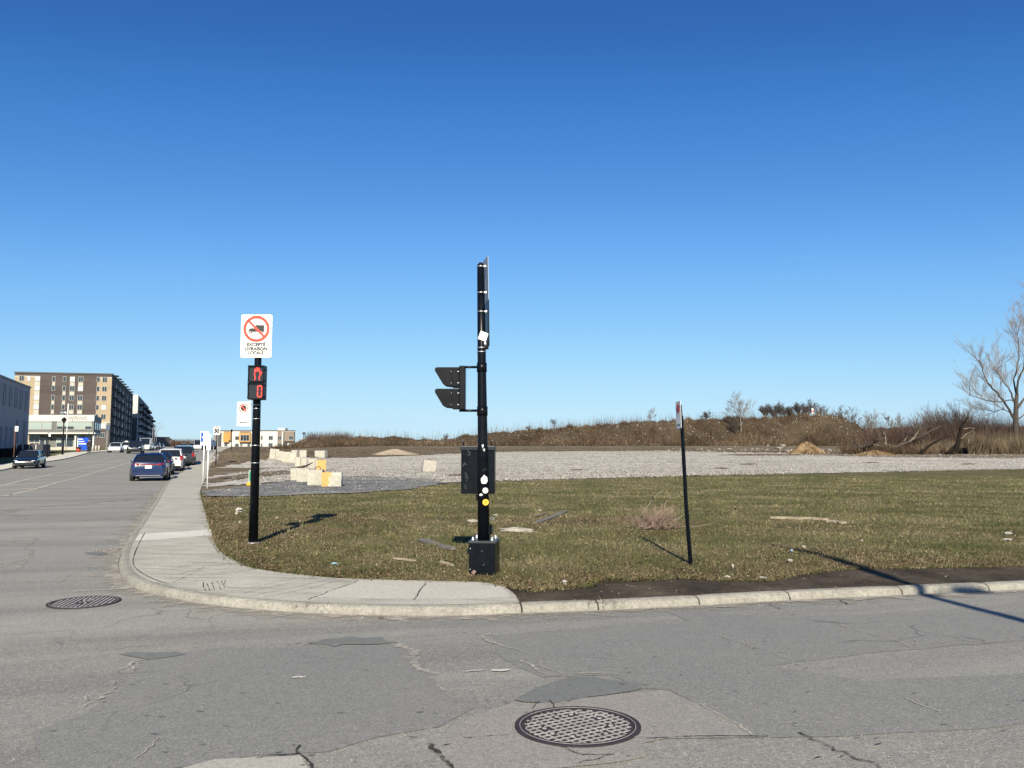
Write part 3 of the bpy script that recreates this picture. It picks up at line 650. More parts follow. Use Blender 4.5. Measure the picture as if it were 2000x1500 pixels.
# along the kerbs: blown leaves and grit
Xv, Yv = lawn_points(5000, 7.6, 14); m = inside([tuple(p) for p in soilp], Xv, Yv); Xv, Yv = Xv[m], Yv[m]; keep = NR.random(len(Xv)) < .22
tag(leaves('leaf_litter', Xv[keep], Yv[keep], .118, .03, M_LEAF, .2), kind='stuff')
def grit(name, Xv, Yv, hf, off, s0, s1, mat):
    n = len(Xv); s = NR.uniform(s0, s1, n) * NR.uniform(.6, 1.2, n); a = NR.uniform(0, 6.28, n); c = np.column_stack([Xv, Yv, hf(Xv, Yv) + off])
    V = np.empty((n, 5, 3))
    for k in range(4): V[:, k] = c + np.column_stack([np.cos(a + k * 1.57) * s * NR.uniform(.35, .6, n), np.sin(a + k * 1.57) * s * NR.uniform(.3, .55, n), -.2 * s])
    V[:, 4] = c + np.column_stack([NR.uniform(-.15, .15, n) * s, NR.uniform(-.15, .15, n) * s, s * NR.uniform(.3, .6, n)])
    i = np.arange(n)[:, None] * 5; T = np.concatenate([np.concatenate([i + k, i + (k + 1) % 4, i + 4], 1) for k in range(4)])
    return tag(raw_mesh(name, V.reshape(-1, 3), T, mat, 3), kind='stuff')
t_ = NR.random(2600); KP = np.array([tuple(p) for p in KERB]); 
idx = NR.integers(60, len(KERB) - 20, 2600); KPn = KP[idx] + NR.normal(0, .16, (2600, 2)); off_k = -np.abs(NR.normal(0, .07, 2600)) - .01
tn = KP[np.minimum(idx + 1, len(KERB) - 1)] - KP[idx - 1]; tn /= np.linalg.norm(tn, axis=1)[:, None]
base_ = KP[idx] + tn * NR.uniform(-.25, .25, 2600)[:, None]; KPn = base_ + np.column_stack([-tn[:, 1], tn[:, 0]]) * off_k[:, None]
grit('kerb_grit', KPn[:, 0], KPn[:, 1], GR, 0, .006, .026, M_STONE)
Xv, Yv = lawn_points(3800, 3.6, 30); m = Yv < KA + KB * Xv - .1; grit('road_grit', Xv[m], Yv[m], GR, .0, .004, .014, M_STONE)
Xv, Yv = lawn_points(5200, 7.6, 14); m = inside([tuple(p) for p in soilp], Xv, Yv); grit('soil_grit', Xv[m], Yv[m], G, .107, .006, .03, island('soil_clods', [(0, (.03, .025, .02)), (.7, (.09, .075, .06)), (1, (.32, .27, .2))]))
# dark flecks (old leaves pressed on the asphalt)
Xv, Yv = lawn_points(300, 3.9, 9); m = Yv < KA + KB * Xv - .2; Xv, Yv = Xv[m], Yv[m]; n = len(Xv)
V = []; T = []
for x, y in zip(Xv, Yv):
    a = NR.normal(.25, .25); L = NR.uniform(.008, .034); w = L * .17; c, s = math.cos(a), math.sin(a); k = len(V)
    for u, v in ((-L, 0), (0, -w), (L, 0), (0, w)): V.append((x + u * c - v * s, y + u * s + v * c, float(GR(x, y)) + .012))
    T.append((k, k + 1, k + 2, k + 3))
tag(raw_mesh('road_flecks', np.array(V), np.array(T), PL('fleck_brown', (.055, .048, .04), .9), 4), kind='stuff')
# broken concrete crumbs beside the kerb
p = GP(228, 1079); n = 260; Xv = p.x + NR.normal(0, .22, n); Yv = p.y + NR.normal(0, .13, n); m = np.array([min((Vector((x, y)) - q).length for q in KERB[100:180:2]) > .03 for x, y in zip(Xv, Yv)]) if True else None
grit('concrete_crumbs', Xv, Yv, GR, 0, .01, .06, M_STONE)
# stones on the gravel
GRV = gp2([(2400, 903), (1600, 924), (1200, 933), (860, 943), (760, 938), (600, 934), (420, 950), (470, 922), (540, 905), (530, 892), (640, 894), (1000, 882), (1500, 884), (2400, 892)], .12)
Xv, Yv = lawn_points(52000, 38, 125); m = inside(GRV, Xv, Yv); Xv, Yv = Xv[m], Yv[m]
grit('gravel_stones', Xv, Yv, G, .13, .05, .16, M_STONE)
Xv, Yv = lawn_points(9000, 30, 60, ratio=.5); m = inside(gp2([(398, 968), (480, 950), (600, 934), (700, 931), (860, 938), (868, 943), (700, 962), (470, 970)], .12), Xv, Yv)
grit('path_stones', Xv[m], Yv[m], G, .145, .03, .09, island('dark_stones', [(0, (.05, .05, .055)), (.8, (.13, .13, .135)), (1, (.4, .38, .35))]))
# rubble strewn over the back of the lot
Xv = NR.uniform(10, 75, 900); Yv = NR.uniform(100, 145, 900); keep = inside(gp2([(1300, 882), (1560, 892), (1800, 894), (1800, 878), (1300, 876)], .12), Xv, Yv)
grit('rubble', Xv[keep], Yv[keep], G, .13, .12, .6, M_STONE)
# weeds on the mound and field
def brush(name, pts, h0, h1, w0, w1, mat, lean=.7, hf=None):
    n = len(pts); return tag(tri_soup(name, pts, NR.uniform(h0, h1, n), NR.uniform(w0, w1, n), lean, mat), kind='stuff')
Xv, Yv = lawn_points(26000, 60, 150, ratio=.5); m = inside(gp2([(404, 912), (452, 874), (600, 881), (680, 876), (1300, 875), (1560, 880), (1700, 888), (1000, 881), (640, 892), (470, 905)], .12), Xv, Yv)
brush('weeds', np.column_stack([Xv[m], Yv[m], G(Xv[m], Yv[m]) + .1]), .08, .3, .04, .12, M_BRUSH, 1.2)
# scrub on the berm
n = 120000; Xv = NR.uniform(-46, 78, n); Yv = 151.5 + NR.random(n) ** .8 * 20
cl = np.sin(Xv * .55 + 1.3 * np.sin(Yv * .5)) + .8 * np.sin(Xv * 1.7 + Yv * .3); foot = np.exp(-((Yv - 153.5) / 3.2) ** 2)
keep = NR.random(n) < np.clip(.45 + .22 * cl + .5 * foot, .08, 1); Xv, Yv, cl, foot = Xv[keep], Yv[keep], cl[keep], foot[keep]
hh = (.35 + .75 * foot + .35 * np.clip(cl, 0, 2)) * np.where(Xv < 5, .8, 1)
B = np.column_stack([Xv, Yv, berm_h(Xv, Yv) + .05]); tag(tri_soup('berm_scrub', B, hh * NR.uniform(.4, 1.25, len(Xv)), NR.uniform(.03, .11, len(Xv)), .9, M_BRUSH), kind='stuff')
n = 1200; Xv = NR.uniform(-20, 70, n); Yv = NR.uniform(153, 168, n); grit('berm_stones', Xv, Yv, berm_h, .15, .1, .38, M_STONE)
# wispy stems along the crest
n = 5200; Xv = np.concatenate([NR.uniform(-40, 70, n // 2), NR.normal(16, 9, n // 4), NR.normal(58, 8, n // 4)]); Yv = NR.uniform(163, 170, len(Xv))
B = np.column_stack([Xv, Yv, berm_h(Xv, Yv)]); tag(tri_soup('crest_stems', B, NR.random(len(Xv)) ** 2 * 2.4 + .5, NR.uniform(.03, .06, len(Xv)), .35, M_BRUSH), kind='stuff')
# tall reeds and thicket on the right
def thicket(name, n, px0, px1, Y0, Y1, h0, h1, mat, w=(.03, .08), lean=.5):
    Yv = NR.uniform(Y0, Y1, n); Xv = (NR.uniform(px0, px1, n) - 1000) / F * Yv
    hh = NR.uniform(h0, h1, n) * (.8 + .25 * np.sin(Xv * .9) + .15 * np.sin(Xv * 2.7 + Yv)); B = np.column_stack([Xv, Yv, G(Xv, Yv) + .1])
    tag(tri_soup(name, B, hh, NR.uniform(*w, n), lean, mat), kind='stuff')
thicket('reeds', 9000, 1888, 1960, 98, 106, 1.6, 2.9, M_REED)
thicket('reeds', 8000, 1960, 2140, 100, 112, 1.6, 3.2, M_REED)
thicket('reeds', 3500, 1800, 1880, 104, 112, .8, 2.0, M_REED)
thicket('thicket_twigs', 9000, 1780, 1990, 116, 126, 3.5, 7.2, M_BRUSHR, (.02, .05), .5)
thicket('red_thicket', 30000, 1690, 2200, 112, 135, 2.2, 5.2, M_BRUSHR, (.03, .1), .6)
thicket('red_thicket', 9000, 1905, 2150, 104, 116, 2.2, 4.2, M_BRUSHR, (.03, .09), .5)
thicket('low_brush', 9000, 1640, 1900, 101, 114, .5, 1.8, M_BRUSH, (.03, .1), .9)

# ------------------------------------------------------------------ street furniture
def band(mb, z, r, h=.012, mi=0, n=20): mb.cyl((0, 0, z - h / 2), (0, 0, z + h / 2), r, n=n, mi=mi)
def no_parking(root, w, h, x, y, z, cat_name='sign_panel', arrow=True):
    MB().plate(w, h, .02, y, y + .004, x, z).build(cat_name, M_WHITE, root)
    MB().ring(rrect(w * .95, h * .97, .018, x, z), rrect(w * .92, h * .95, .016, x, z), y - .001).build('border', M_INK, root)
    r = w * .34; cz = z + h * .24
    MB().prism(circ(r * .66, x, cz, 24), y - .003, y - .0005).build('symbol', M_INK, root)
    q = MB().ring(circ(r, x, cz), circ(r * .80, x, cz), y - .004); q.stroke([(x - r * .62, cz + r * .62), (x + r * .62, cz - r * .62)], r * .2, y - .0035, t=.002); q.build('prohibition_ring', M_RED, root)
    if arrow:
        q = MB().stroke([(x - w * .2, z - h * .36), (x + w * .28, z - h * .36)], h * .04, y - .001)
        q.prism([(x - w * .32, z - h * .36), (x - w * .17, z - h * .395), (x - w * .17, z - h * .325)], y - .004, y - .001); q.build('arrow', M_INK, root)

# pedestrian signal post
b = GP(494.5, 1061, .115); Yp = b.y + .07; zb = .1
def onY(px, py, Y): return AT(px, py, Y)
X0 = AT(494.5, 1061, Yp).x
root = empty('signal_post', (X0, Yp, zb), label='black post with lit red hand signal and truck prohibition sign on top', cat='signal post')
def lz(py, px=497, Y=Yp): return AT(px, py, Y).z - zb
mb = MB(); mb.tube([(0, 0, -.05), (0, 0, lz(790)), (0, 0, lz(699)), (0, 0, lz(640))], [.079, .066, .058, .056], 24); mb.build('pole', M_BLACK, root)
mb = MB(); mb.cyl((0, 0, -.05), (0, 0, .03), .10, .09, n=20); mb.build('base_collar', M_STEEL, root)
for py in (791, 798, 818, 870, 904): mb = MB(); band(mb, lz(py), .0735 if py > 860 else .069, .013); mb.build('steel_band', M_STEEL, root)
ys = -.085; k = 1 / (7.5 * F / (Yp - .08)); cx = AT(500.7, 656, Yp + ys).x - X0; cz = lz(656.3, 500, Yp + ys)
sg = MB().plate(.535, .745, .03, ys, ys + .004, cx, cz).build('sign_panel', M_WHITE, root)
MB().ring(rrect(.505, .715, .026, cx, cz), rrect(.487, .697, .022, cx, cz), ys - .002).build('border', M_INK, sg)
rc = cz + 107 * k; Ro = 195 * k
tr = MB()
tr.prism([(cx - 10 * k, rc + 58 * k), (cx + 113 * k, rc + 55 * k), (cx + 113 * k, rc - 45 * k), (cx - 110 * k, rc - 45 * k), (cx - 110 * k, rc + 5 * k), (cx - 70 * k, rc + 8 * k), (cx - 48 * k, rc + 46 * k), (cx - 12 * k, rc + 46 * k)], ys - .0022, ys - .0004)
for wx in (-83, 70): tr.prism(circ(25 * k, cx + wx * k, rc - 46 * k, 20), ys - .0026, ys - .001)
tr.build('truck_symbol', M_INK, sg)
for wx in (-83, 70): MB().prism(circ(8 * k, cx + wx * k, rc - 46 * k, 16), ys - .003, ys - .0026).build('wheel_dot', M_WHITE, sg)
q = MB().prism([(cx - 62 * k, rc + 8 * k), (cx - 44 * k, rc + 38 * k), (cx - 25 * k, rc + 38 * k), (cx - 25 * k, rc + 8 * k)], ys - .003, ys - .0022); q.build('cab_window', M_WHITE, sg)
q = MB().ring(circ(Ro, cx, rc, 48), circ(Ro - 42 * k, cx, rc, 48), ys - .0035); q.stroke([(cx - 112 * k, rc + 112 * k), (cx + 112 * k, rc - 112 * k)], 34 * k, ys - .0032, t=.0015); q.build('prohibition_ring', M_RED, sg)
for body, zz, wd in (('EXCEPTÉ', 130, 272), ('LIVRAISON', 192, 328), ('LOCALE', 250, 226)):
    text('lettering', body, .078, M_INK, sg, cx, ys - .004, cz - zz * k, wd * k)
for q_ in (250, -290): MB().cyl((cx, ys - .006, cz + q_ * k), (cx, ys, cz + q_ * k), .006).build('bolt', M_STEEL, sg)
# pedestrian head
hx = AT(502, 747, Yp - .2).x - X0; yf = -.27; ztop = lz(714, 500, Yp - .2); zbt = lz(781, 500, Yp - .2); hh = ztop - zbt; hc = (ztop + zbt) / 2
hd = MB().box((hx, -.17, hc), (.265, .18, hh)).build('signal_head', M_BLACK2, root, bevel=.012)
for s in (-1, 1):
    for z in (.88, .56, .42, .08): MB().box((hx + s * .142, -.2, zbt + hh * z), (.03, .04, .028)).build('latch_lug', M_BLACK2, hd, bevel=.004)
for sec in (0, 1):
    z0 = zbt + (.5 if sec else .0) * hh; mb = MB(); hs = hh * .5
    for s in (-1, 1): mb.box((hx + s * .124, -.268, z0 + hs * .5), (.014, .03, hs * .92))
    mb.box((hx, -.28, z0 + hs * .95), (.258, .055, .016)); mb.box((hx, -.270, z0 + hs * .05), (.258, .03, .016)); mb.build('visor', M_BLACK2, hd)
    MB().box((hx, -.262, z0 + hs * .5), (.226, .006, hs * .84)).build('lens', PL('signal_lens', (.02, .018, .02), .18, spec=.7), hd)
K2 = .00112
hand = [(-42, -92), (-30, -60), (-42, -10), (-42, 40), (-40, 62), (-33, 66), (-30, 30)]
hand2 = [(-24, 40), (-24, 78), (-14, 84), (-9, 76), (-9, 40)]; hand3 = [(-3, 42), (-3, 84), (8, 88), (12, 78), (12, 40)]; hand4 = [(17, 40), (18, 70), (26, 76), (32, 66), (32, 20), (36, 2)]
hand5 = [(36, 2), (42, 20), (56, 26), (64, 16), (52, -8), (36, -34), (24, -60), (36, -92)]
zc_ = lz(730, 502, Yp - .28); xc_ = AT(502.2, 730, Yp - .28).x - X0; q = MB()
for L_ in (hand, hand2, hand3, hand4, hand5): q.stroke([(xc_ + a * K2, zc_ + c * K2 * 1.02) for a, c in L_], .0085, -.2665, t=.001)
q.build('hand_symbol', M_LED, hd)
zc_ = lz(764, 506, Yp - .28); xc_ = AT(506.5, 764, Yp - .28).x - X0; q = MB()
a_, c_ = .034, .092
for sgm in ([(-a_ + .01, c_), (a_ - .01, c_)], [(-a_, c_ - .01), (-a_, .012)], [(a_, c_ - .01), (a_, .012)], [(-a_, -.012), (-a_, -c_ + .01)], [(a_, -.012), (a_, -c_ + .01)], [(-a_ + .01, -c_), (a_ - .01, -c_)]):
    q.stroke([(xc_ + u, zc_ + v) for u, v in sgm], .013, -.2665, t=.001)
q.build('countdown_digit', M_LED, hd)
# lower fittings
nx_ = AT(476.5, 808.5, Yp).x - X0
no_parking(root, .218, .42, nx_, -.03, lz(808.5), 'parking_sign')
MB().box((nx_ + .115, -.022, lz(808.5)), (.022, .012, .44)).build('sign_bracket', M_WHITE, root)
gx = AT(488.5, 930, Yp).x - X0
MB().plate(.036, .2, .008, -.02, -.015, gx + .002, lz(930)).build('push_button_sign', M_GRN, root); MB().ring(rrect(.034, .196, .008, gx + .002, lz(930)), rrect(.024, .184, .006, gx + .002, lz(930)), -.0215).build('sign_border', M_WHITE, root)
q = MB().cyl((gx - .03, 0, lz(946)), (gx + .05, 0, lz(946)), .03, n=16); q.blob((gx - .034, 0, lz(946)), (.045, .065, .07), 3, rough=.02); q.build('push_button', M_YEL, root, bevel=.004)

# traffic signal pole in the middle
bc = GP(947, 1124, .11); Yc = bc.y + .20; Xc = AT(946, 1090, Yc).x
root = empty('traffic_signal_pole', (Xc, Yc, .1), label='tall black pole with control box and two-section signal seen from the side', cat='traffic signal')
def cz_(py, px=942, Y=None): return AT(px, py, Y or Yc).z - .1
def cx_(px, py, Y=None): return AT(px, py, Y or Yc).x - Xc
ztp = cz_(1058); rz = R(-9)
mb = MB(); mb.box((0, 0, ztp / 2 - .02), (.34, .34, ztp + .04), rz=rz); bs = mb.build('base_box', M_BLACK, root, bevel=.008)
Mz = Matrix.Rotation(rz, 3, 'Z')
MB().box((0, 0, ztp + .012), (.355, .355, .024), rz=rz).build('base_plate', PL('grey_edge', (.03, .034, .04), .4), root, bevel=.003)
for sx, sy in ((-1, -1), (1, -1), (1, 1), (-1, 1)):
    p = Mz @ Vector((sx * .125, sy * .125, 0)); MB().cyl((p.x, p.y, ztp + .02), (p.x, p.y, ztp + .075), .014, n=8).cyl((p.x, p.y, ztp + .024), (p.x, p.y, ztp + .048), .026, n=6).build('anchor_bolt', M_STEEL, root)
for dz in (.08, .34): p = Mz @ Vector((-.15, -.17, 0)); MB().cyl((p.x, p.y - .006, dz), (p.x, p.y + .01, dz), .007).build('cover_screw', M_STEEL, root)
poleX = lambda py: cx_(np.interp(py, [515, 1055], [938.8, 944.8]), py)
P = [(poleX(1056), 0, ztp), (poleX(860), 0, cz_(860)), (poleX(700), 0, cz_(700)), (poleX(519), 0, cz_(519))]
MB().tube(P, [.079, .066, .056, .048], 28).build('pole', M_BLACK, root)
MB().tube([(poleX(519), 0, cz_(521)), (poleX(517), 0, cz_(517)), (poleX(514), 0, cz_(513))], [.051, .046, .018], 20).build('pole_cap', M_BLACK2, root)
for py in (521, 572, 609, 679.5, 687.5, 711, 722, 796, 806):
    r = np.interp(py, [515, 1055], [.0485, .08]) + .003; q = MB(); q.cyl((poleX(py), 0, cz_(py) - .006), (poleX(py), 0, cz_(py) + .006), r, n=24); q.build('steel_band', M_STEEL, root)
    if py in (521, 572, 609): q = MB(); q.box((poleX(py) + r + .006, -.02, cz_(py)), (.03, .05, .022)); q.build('clamp', M_STEEL, root)
# sign panel seen edge on
Yn, Yf_ = Yc - .1, Yc + .34
def quad_plate(pts, t, name, m):
    n = (pts[1] - pts[0]).cross(pts[2] - pts[0]).normalized() * t; q = MB(); q.add([p - n for p in pts] + [p + n for p in pts], [(0, 1, 2, 3), (7, 6, 5, 4), (0, 4, 5, 1), (1, 5, 6, 2), (2, 6, 7, 3), (3, 7, 4, 0)]); return q.build(name, m, root)
org = Vector((Xc, Yc, .1))
quad_plate([AT(953, 499, Yn) - org, AT(942, 514, Yf_) - org, AT(945.5, 596, Yf_) - org, AT(954.5, 584, Yn) - org], .003, 'sign_panel', M_ALU)
quad_plate([AT(954, 586, Yn + .02) - org, AT(945, 600, Yf_) - org, AT(945.5, 678, Yf_) - org, AT(955, 676, Yn + .02) - org], .008, 'signal_backboard', M_BLACK2)
q = MB(); q.box((cx_(950, 674), .02, cz_(674)), (.055, .12, .10)); q.build('junction_box', M_BLACK2, root, bevel=.01)
q = MB(); Mq = Matrix.Rotation(R(20), 3, 'Y'); q.box((cx_(944, 658), -.062, cz_(658)), (.108, .012, .112), M=Mq); q.build('white_tag', M_WHITE, root)
MB().blob((cx_(948, 673), -.07, cz_(673)), (.035, .02, .05), 4).build('cable_clip', M_STEEL, root)
# signal head facing left
hd = empty('signal_head', (0, 0, 0)); hd.parent = root
zt, zb2 = cz_(716, 890), cz_(801, 890); hh = zt - zb2
MB().box((cx_(903.5, 758), 0, (zt + zb2) / 2), (.078, .26, hh)).build('housing', M_BLACK2, hd, bevel=.012)
for i, (y0, y1) in enumerate(((719, 757), (760.5, 799))):
    za, zb3 = cz_(y0, 890), cz_(y1, 890); MB().box((cx_(891, y0), 0, (za + zb3) / 2), (.098, .27, za - zb3)).build('door', M_BLACK2, hd, bevel=.008)
    q = MB(); q.prism([(cx_(884, y0), za), (cx_(855, y0), za - .002), (cx_(851, y0), za - .022), (cx_(851.5, y0), za - .05), (cx_(867, y0), zb3 + .035), (cx_(872, y0), zb3 + .02), (cx_(884, y0), zb3 + .012)], -.128, -.120)
    q.prism([(cx_(884, y0), za), (cx_(855, y0), za - .002), (cx_(851, y0), za - .022), (cx_(851.5, y0), za - .05), (cx_(867, y0), zb3 + .035), (cx_(872, y0), zb3 + .02), (cx_(884, y0), zb3 + .012)], .120, .128)
    q.box(((cx_(884, y0) + cx_(855, y0)) / 2, 0, za - .004), (cx_(884, y0) - cx_(855, y0), .25, .008)); q.box((cx_(852.5, y0), 0, za - .03), (.01, .25, .05)); q.build('visor', M_BLACK2, hd)
    for zz in (.2, .78): q = MB(); q.cyl((cx_(883, y0), -.129, zb3 + (za - zb3) * zz), (cx_(883, y0), -.134, zb3 + (za - zb3) * zz), .004, n=6); q.box((cx_(896.5, y0), -.137, zb3 + (za - zb3) * zz), (.02, .006, .008)); q.build('hinge_screw', M_STEEL, hd)
    MB().cyl((cx_(882, y0), 0, (za + zb3) / 2), (cx_(885, y0), 0, (za + zb3) / 2), .1, n=24).build('lens', PL('red_lens', (.12, .01, .01), .15), hd)
for py in (717, 802):
    q = MB(); q.cyl((cx_(897, py), 0, cz_(py)), (poleX(py) - .04, 0, cz_(py)), .016, n=10); q.cyl((poleX(py), 0, cz_(py) - .065), (poleX(py), 0, cz_(py) + .055), .070 if py > 750 else .066, n=20); q.build('mounting_arm', M_BLACK, root)
# control box behind the pole
w_ = (966 - 901) / F * (Yc + .1); za, zb3 = cz_(880, 930), cz_(965, 930); xm = cx_(933.5, 920)
q = MB(); q.box((xm, .16, (za + zb3) / 2), (w_, .2, za - zb3), rz=R(-3)); bx_ = q.build('control_box', M_BLACK, root, bevel=.006)
q = MB(); q.box((xm, .158, za + .03), (w_ + .02, .235, .06), rz=R(-3)); q.build('box_lid', PL('lid_paint', (.012, .016, .022), .3), bx_, bevel=.01)
for px in (904, 958.5): q = MB(); q.box((cx_(px, 862), .13, za + .085), (.018, .03, .07)); q.build('lifting_lug', M_BLACK2, bx_, bevel=.003)
q = MB(); q.box((poleX(975) - .07, .02, zb3 - .04), (.05, .06, .09)); q.build('conduit_fitting', M_BLACK2, root)
sc_ = PL('scratched_paint', (.07, .08, .09), .6, grime=.4)
q = MB(); rr = random.Random(3)
for gx0, gz0 in ((905, 908), (906, 928), (908, 936), (905, 950), (912, 884)):
    px_ = [(gx0 + rr.uniform(-2, 7), gz0 + rr.uniform(-6, 6)) for _ in range(7)]
    q.stroke([(cx_(a, c), cz_(c, a)) for a, c in px_], .003, .047, t=.0008)
q.build('scribbles', sc_, bx_)
def sticker(px, py, pts, m, name='sticker', y=-.083):
    x0, z0 = cx_(px, py, Yc - .08), AT(px, py, Yc - .08).z - .1; return MB().prism([(x0 + a, z0 + c) for a, c in pts], y, y + .003).build(name, m, root)
sticker(946, 937, [(-.03, -.05), (-.045, -.01), (-.038, .025), (-.025, .03), (-.012, .055), (.005, .06), (.012, .045), (.035, .035), (.04, -.02), (.02, -.05)], M_WHITE)
s_ = sticker(948, 958, circ(.036, n=20), M_WHITE); q = MB(); x0, z0 = cx_(948, 958, Yc - .08), AT(948, 958, Yc - .08).z - .1; q.ring(circ(.024, x0, z0, 16), circ(.014, x0, z0, 16), -.084); q.build('print', PL('grey_ink', (.4, .38, .36), .6), s_)
s_ = sticker(948.5, 981, circ(.04, n=20), PL('yellow_sticker', (.8, .45, .03), .5)); x0, z0 = cx_(948.5, 981, Yc - .08), AT(948.5, 981, Yc - .08).z - .1; q = MB(); q.stroke([(x0 - .012, z0 + .012), (x0 + .006, z0 + .016), (x0 + .012, z0), (x0 - .004, z0 - .014), (x0 - .012, z0 - .004)], .007, -.0835, t=.0006); q.build('print', M_INK, s_)
MB().blob((cx_(943.5, 872), -.075, cz_(872)), (.03, .02, .05), 5).blob((cx_(946, 879), -.075, cz_(879)), (.03, .02, .04), 6).build('padlock', M_STEEL, root)
MB().blob((cx_(940, 966), -.08, cz_(966)), (.05, .02, .03), 7).build('hose_clamp', M_STEEL, root)
q = MB(); rr = random.Random(9)
for gx0, gz0 in ((943, 920), (948, 917), (942, 1075), (944, 1100)):
    q.stroke([(cx_(gx0 + rr.uniform(-3, 4), gz0 + rr.uniform(-3, 3), Yc - .1), AT(gx0, gz0 + rr.uniform(-3, 3), Yc - .1).z - .1) for _ in range(4)], .003, -.084 if gz0 < 1000 else -.197, t=.0008)
q.build('scratches', sc_, root)

# leaning sign post on the right
b = GP(1349, 1101, .11); root = empty('sign_post', tuple(b), label='leaning black post with small edge-on no parking sign', cat='sign post')
def lx(px, py): return AT(px, py, b.y).x - b.x, 0, AT(px, py, b.y).z - b.z
P = [lx(1349, 1103), lx(1340, 985), lx(1331, 812)]
q = MB(); q.tube(P, [.030, .028, .026], 4, sm=False); q.build('post', M_BLACK, root)
q = MB(); q.tube([(a + .0 - .006, c - .02, d) for a, c, d in (lx(1334, 850), lx(1329.5, 791))], .017, 4, sm=False); q.build('post_extension', M_BLACK, root)
sgn = empty('sign', lx(1323.5, 811)); sgn.parent = root; sgn.rotation_euler = (0, R(-3), R(-84)); sgn.location.y -= .05
no_parking(sgn, .22, .385, 0, 0, 0)

# speed sign
def simple_sign(name, foot, top_px, w, h, label, cat, post_m, builder, r=.03, z_off=.12):
    p = GP(*foot, z_off); root = empty(name, tuple(p), label=label, cat=cat)
    topz = AT(foot[0], top_px, p.y).z - p.z; MB().cyl((0, 0, -.1), (0, 0, topz), r, n=10).build('post', post_m, root); builder(root, p, topz); return root
def b30(root, p, tz):
    zc = AT(422, 841, p.y).z - p.z; k = p.y / F; w, h = 13.5 * k, 17.5 * k
    MB().plate(w, h, .03, -.05, -.045, 0, zc).build('sign_panel', M_WHITE, root); MB().ring(rrect(w * .96, h * .97, .02, 0, zc), rrect(w * .90, h * .92, .02, 0, zc), -.052).build('border', M_INK, root)
    text('number', '30', h * .62, PL('bold_ink', (.01, .01, .01)), root, 0, -.056, zc - h * .06, w * .74, .004, .06); text('lettering', 'MAXIMUM', h * .15, M_INK, root, 0, -.056, zc + h * .37, w * .8, .004)
simple_sign('speed_sign', (421.5, 909), 832, 1, 1, 'square white 30 speed sign on a black post beside the earth mound', 'sign', M_BLACK, b30, .045)
def bus(root, p, tz):
    k = p.y / F; zc = AT(398, 856, p.y).z - p.z; w, h = 15 * k, 27 * k; x0 = .02
    MB().plate(w, h, .02, -.05, -.044, x0, zc).build('sign_panel', M_WHITE, root)
    for dz in (.28, -.12): MB().box((x0 - w * .30, -.052, zc + dz * h), (w * .3, .004, h * .3)).build('blue_square', M_BLUE, root)
    MB().box((x0 - w * .36, -.052, zc + .08 * h), (w * .14, .004, h * .14)).build('blue_link', M_BLUE, root)
simple_sign('bus_stop_sign', (396.5, 941), 843, 1, 1, 'white and blue bus stop flag on the farther thin white post', 'sign', M_WHITE, bus, .028)
def bus2(root, p, tz):
    k = p.y / F; zc = AT(406, 864, p.y).z - p.z; w, h = 8.5 * k, 30 * k
    MB().plate(w, h, .02, -.05, -.044, .02, zc).build('sign_panel', M_WHITE, root)
    MB().ring(circ(w * .3, .03, zc + h * .22, 20), circ(w * .2, .03, zc + h * .22, 20), -.052).build('ring', M_RED, root)
    for dz in (.02, -.12): MB().box((.02, -.052, zc + dz * h), (w * .3, .004, h * .05)).build('print', M_INK, root)
simple_sign('bus_stop_sign', (404.8, 953), 846, 1, 1, 'narrow white sign with red ring on the nearer thin white post', 'sign', M_WHITE, bus2, .026)
def lampc(root, p, tz):
    k = p.y / F; MB().blob((0, 0, tz), (.5, .5, .6), 3, rough=.05).build('lamp_head', M_BLACK2, root)
def smalls(root, p, tz):
    MB().plate(.5, .7, .03, -.08, -.07, 0, tz - .4).build('sign_panel', M_WHITE, root)
simple_sign('lamp_post', (451.5, 878), 841, 1, 1, 'dark slim lamp post in front of the orange and white building', 'street lamp', M_BLACK2, lampc, .09)
def lamp2(root, p, tz): MB().box((0, 0, tz), (.9, .5, .35)).build('lamp_head', M_BLACK2, root, bevel=.05)
simple_sign('lamp_post', (593, 874), 846, 1, 1, 'dark lamp post behind the low white shed', 'street lamp', M_BLACK2, lamp2, .13)

# street lamp outside the frame whose shadow falls across the road
root = empty('street_lamp', (4.85, -1.2, .14), label='tall dark street lamp standing outside the frame, casting the long shadow', cat='street lamp')
MB().tube([(0, 0, 0), (0, 0, 4), (0, 0, 8.4), (-.12, 0, 8.9)], [.09, .08, .06, .05], 14).build('pole', M_BLACK, root)
MB().tube([(0, 0, 6.45), (.25, 0, 6.62), (.45, 0, 6.66)], [.022, .02, .02], 8).build('arm', M_BLACK, root)
MB().blob((.62, 0, 6.66), (.55, .22, .13), 4, rough=.04).build('lamp_head', M_BLACK2, root)
MB().box((0, 0, 7.65), (.2, .2, 1.1)).build('signal_head', M_BLACK2, root, bevel=.03)
MB().tube([(-.02, 0, 8.3), (-.3, 0, 9.15), (-.5, 0, 9.3)], [.03, .03, .03], 8).build('arm', M_BLACK, root)
MB().box((-.26, 0, 4.85), (.5, .25, .28)).build('signal_box', M_BLACK2, root, bevel=.03)

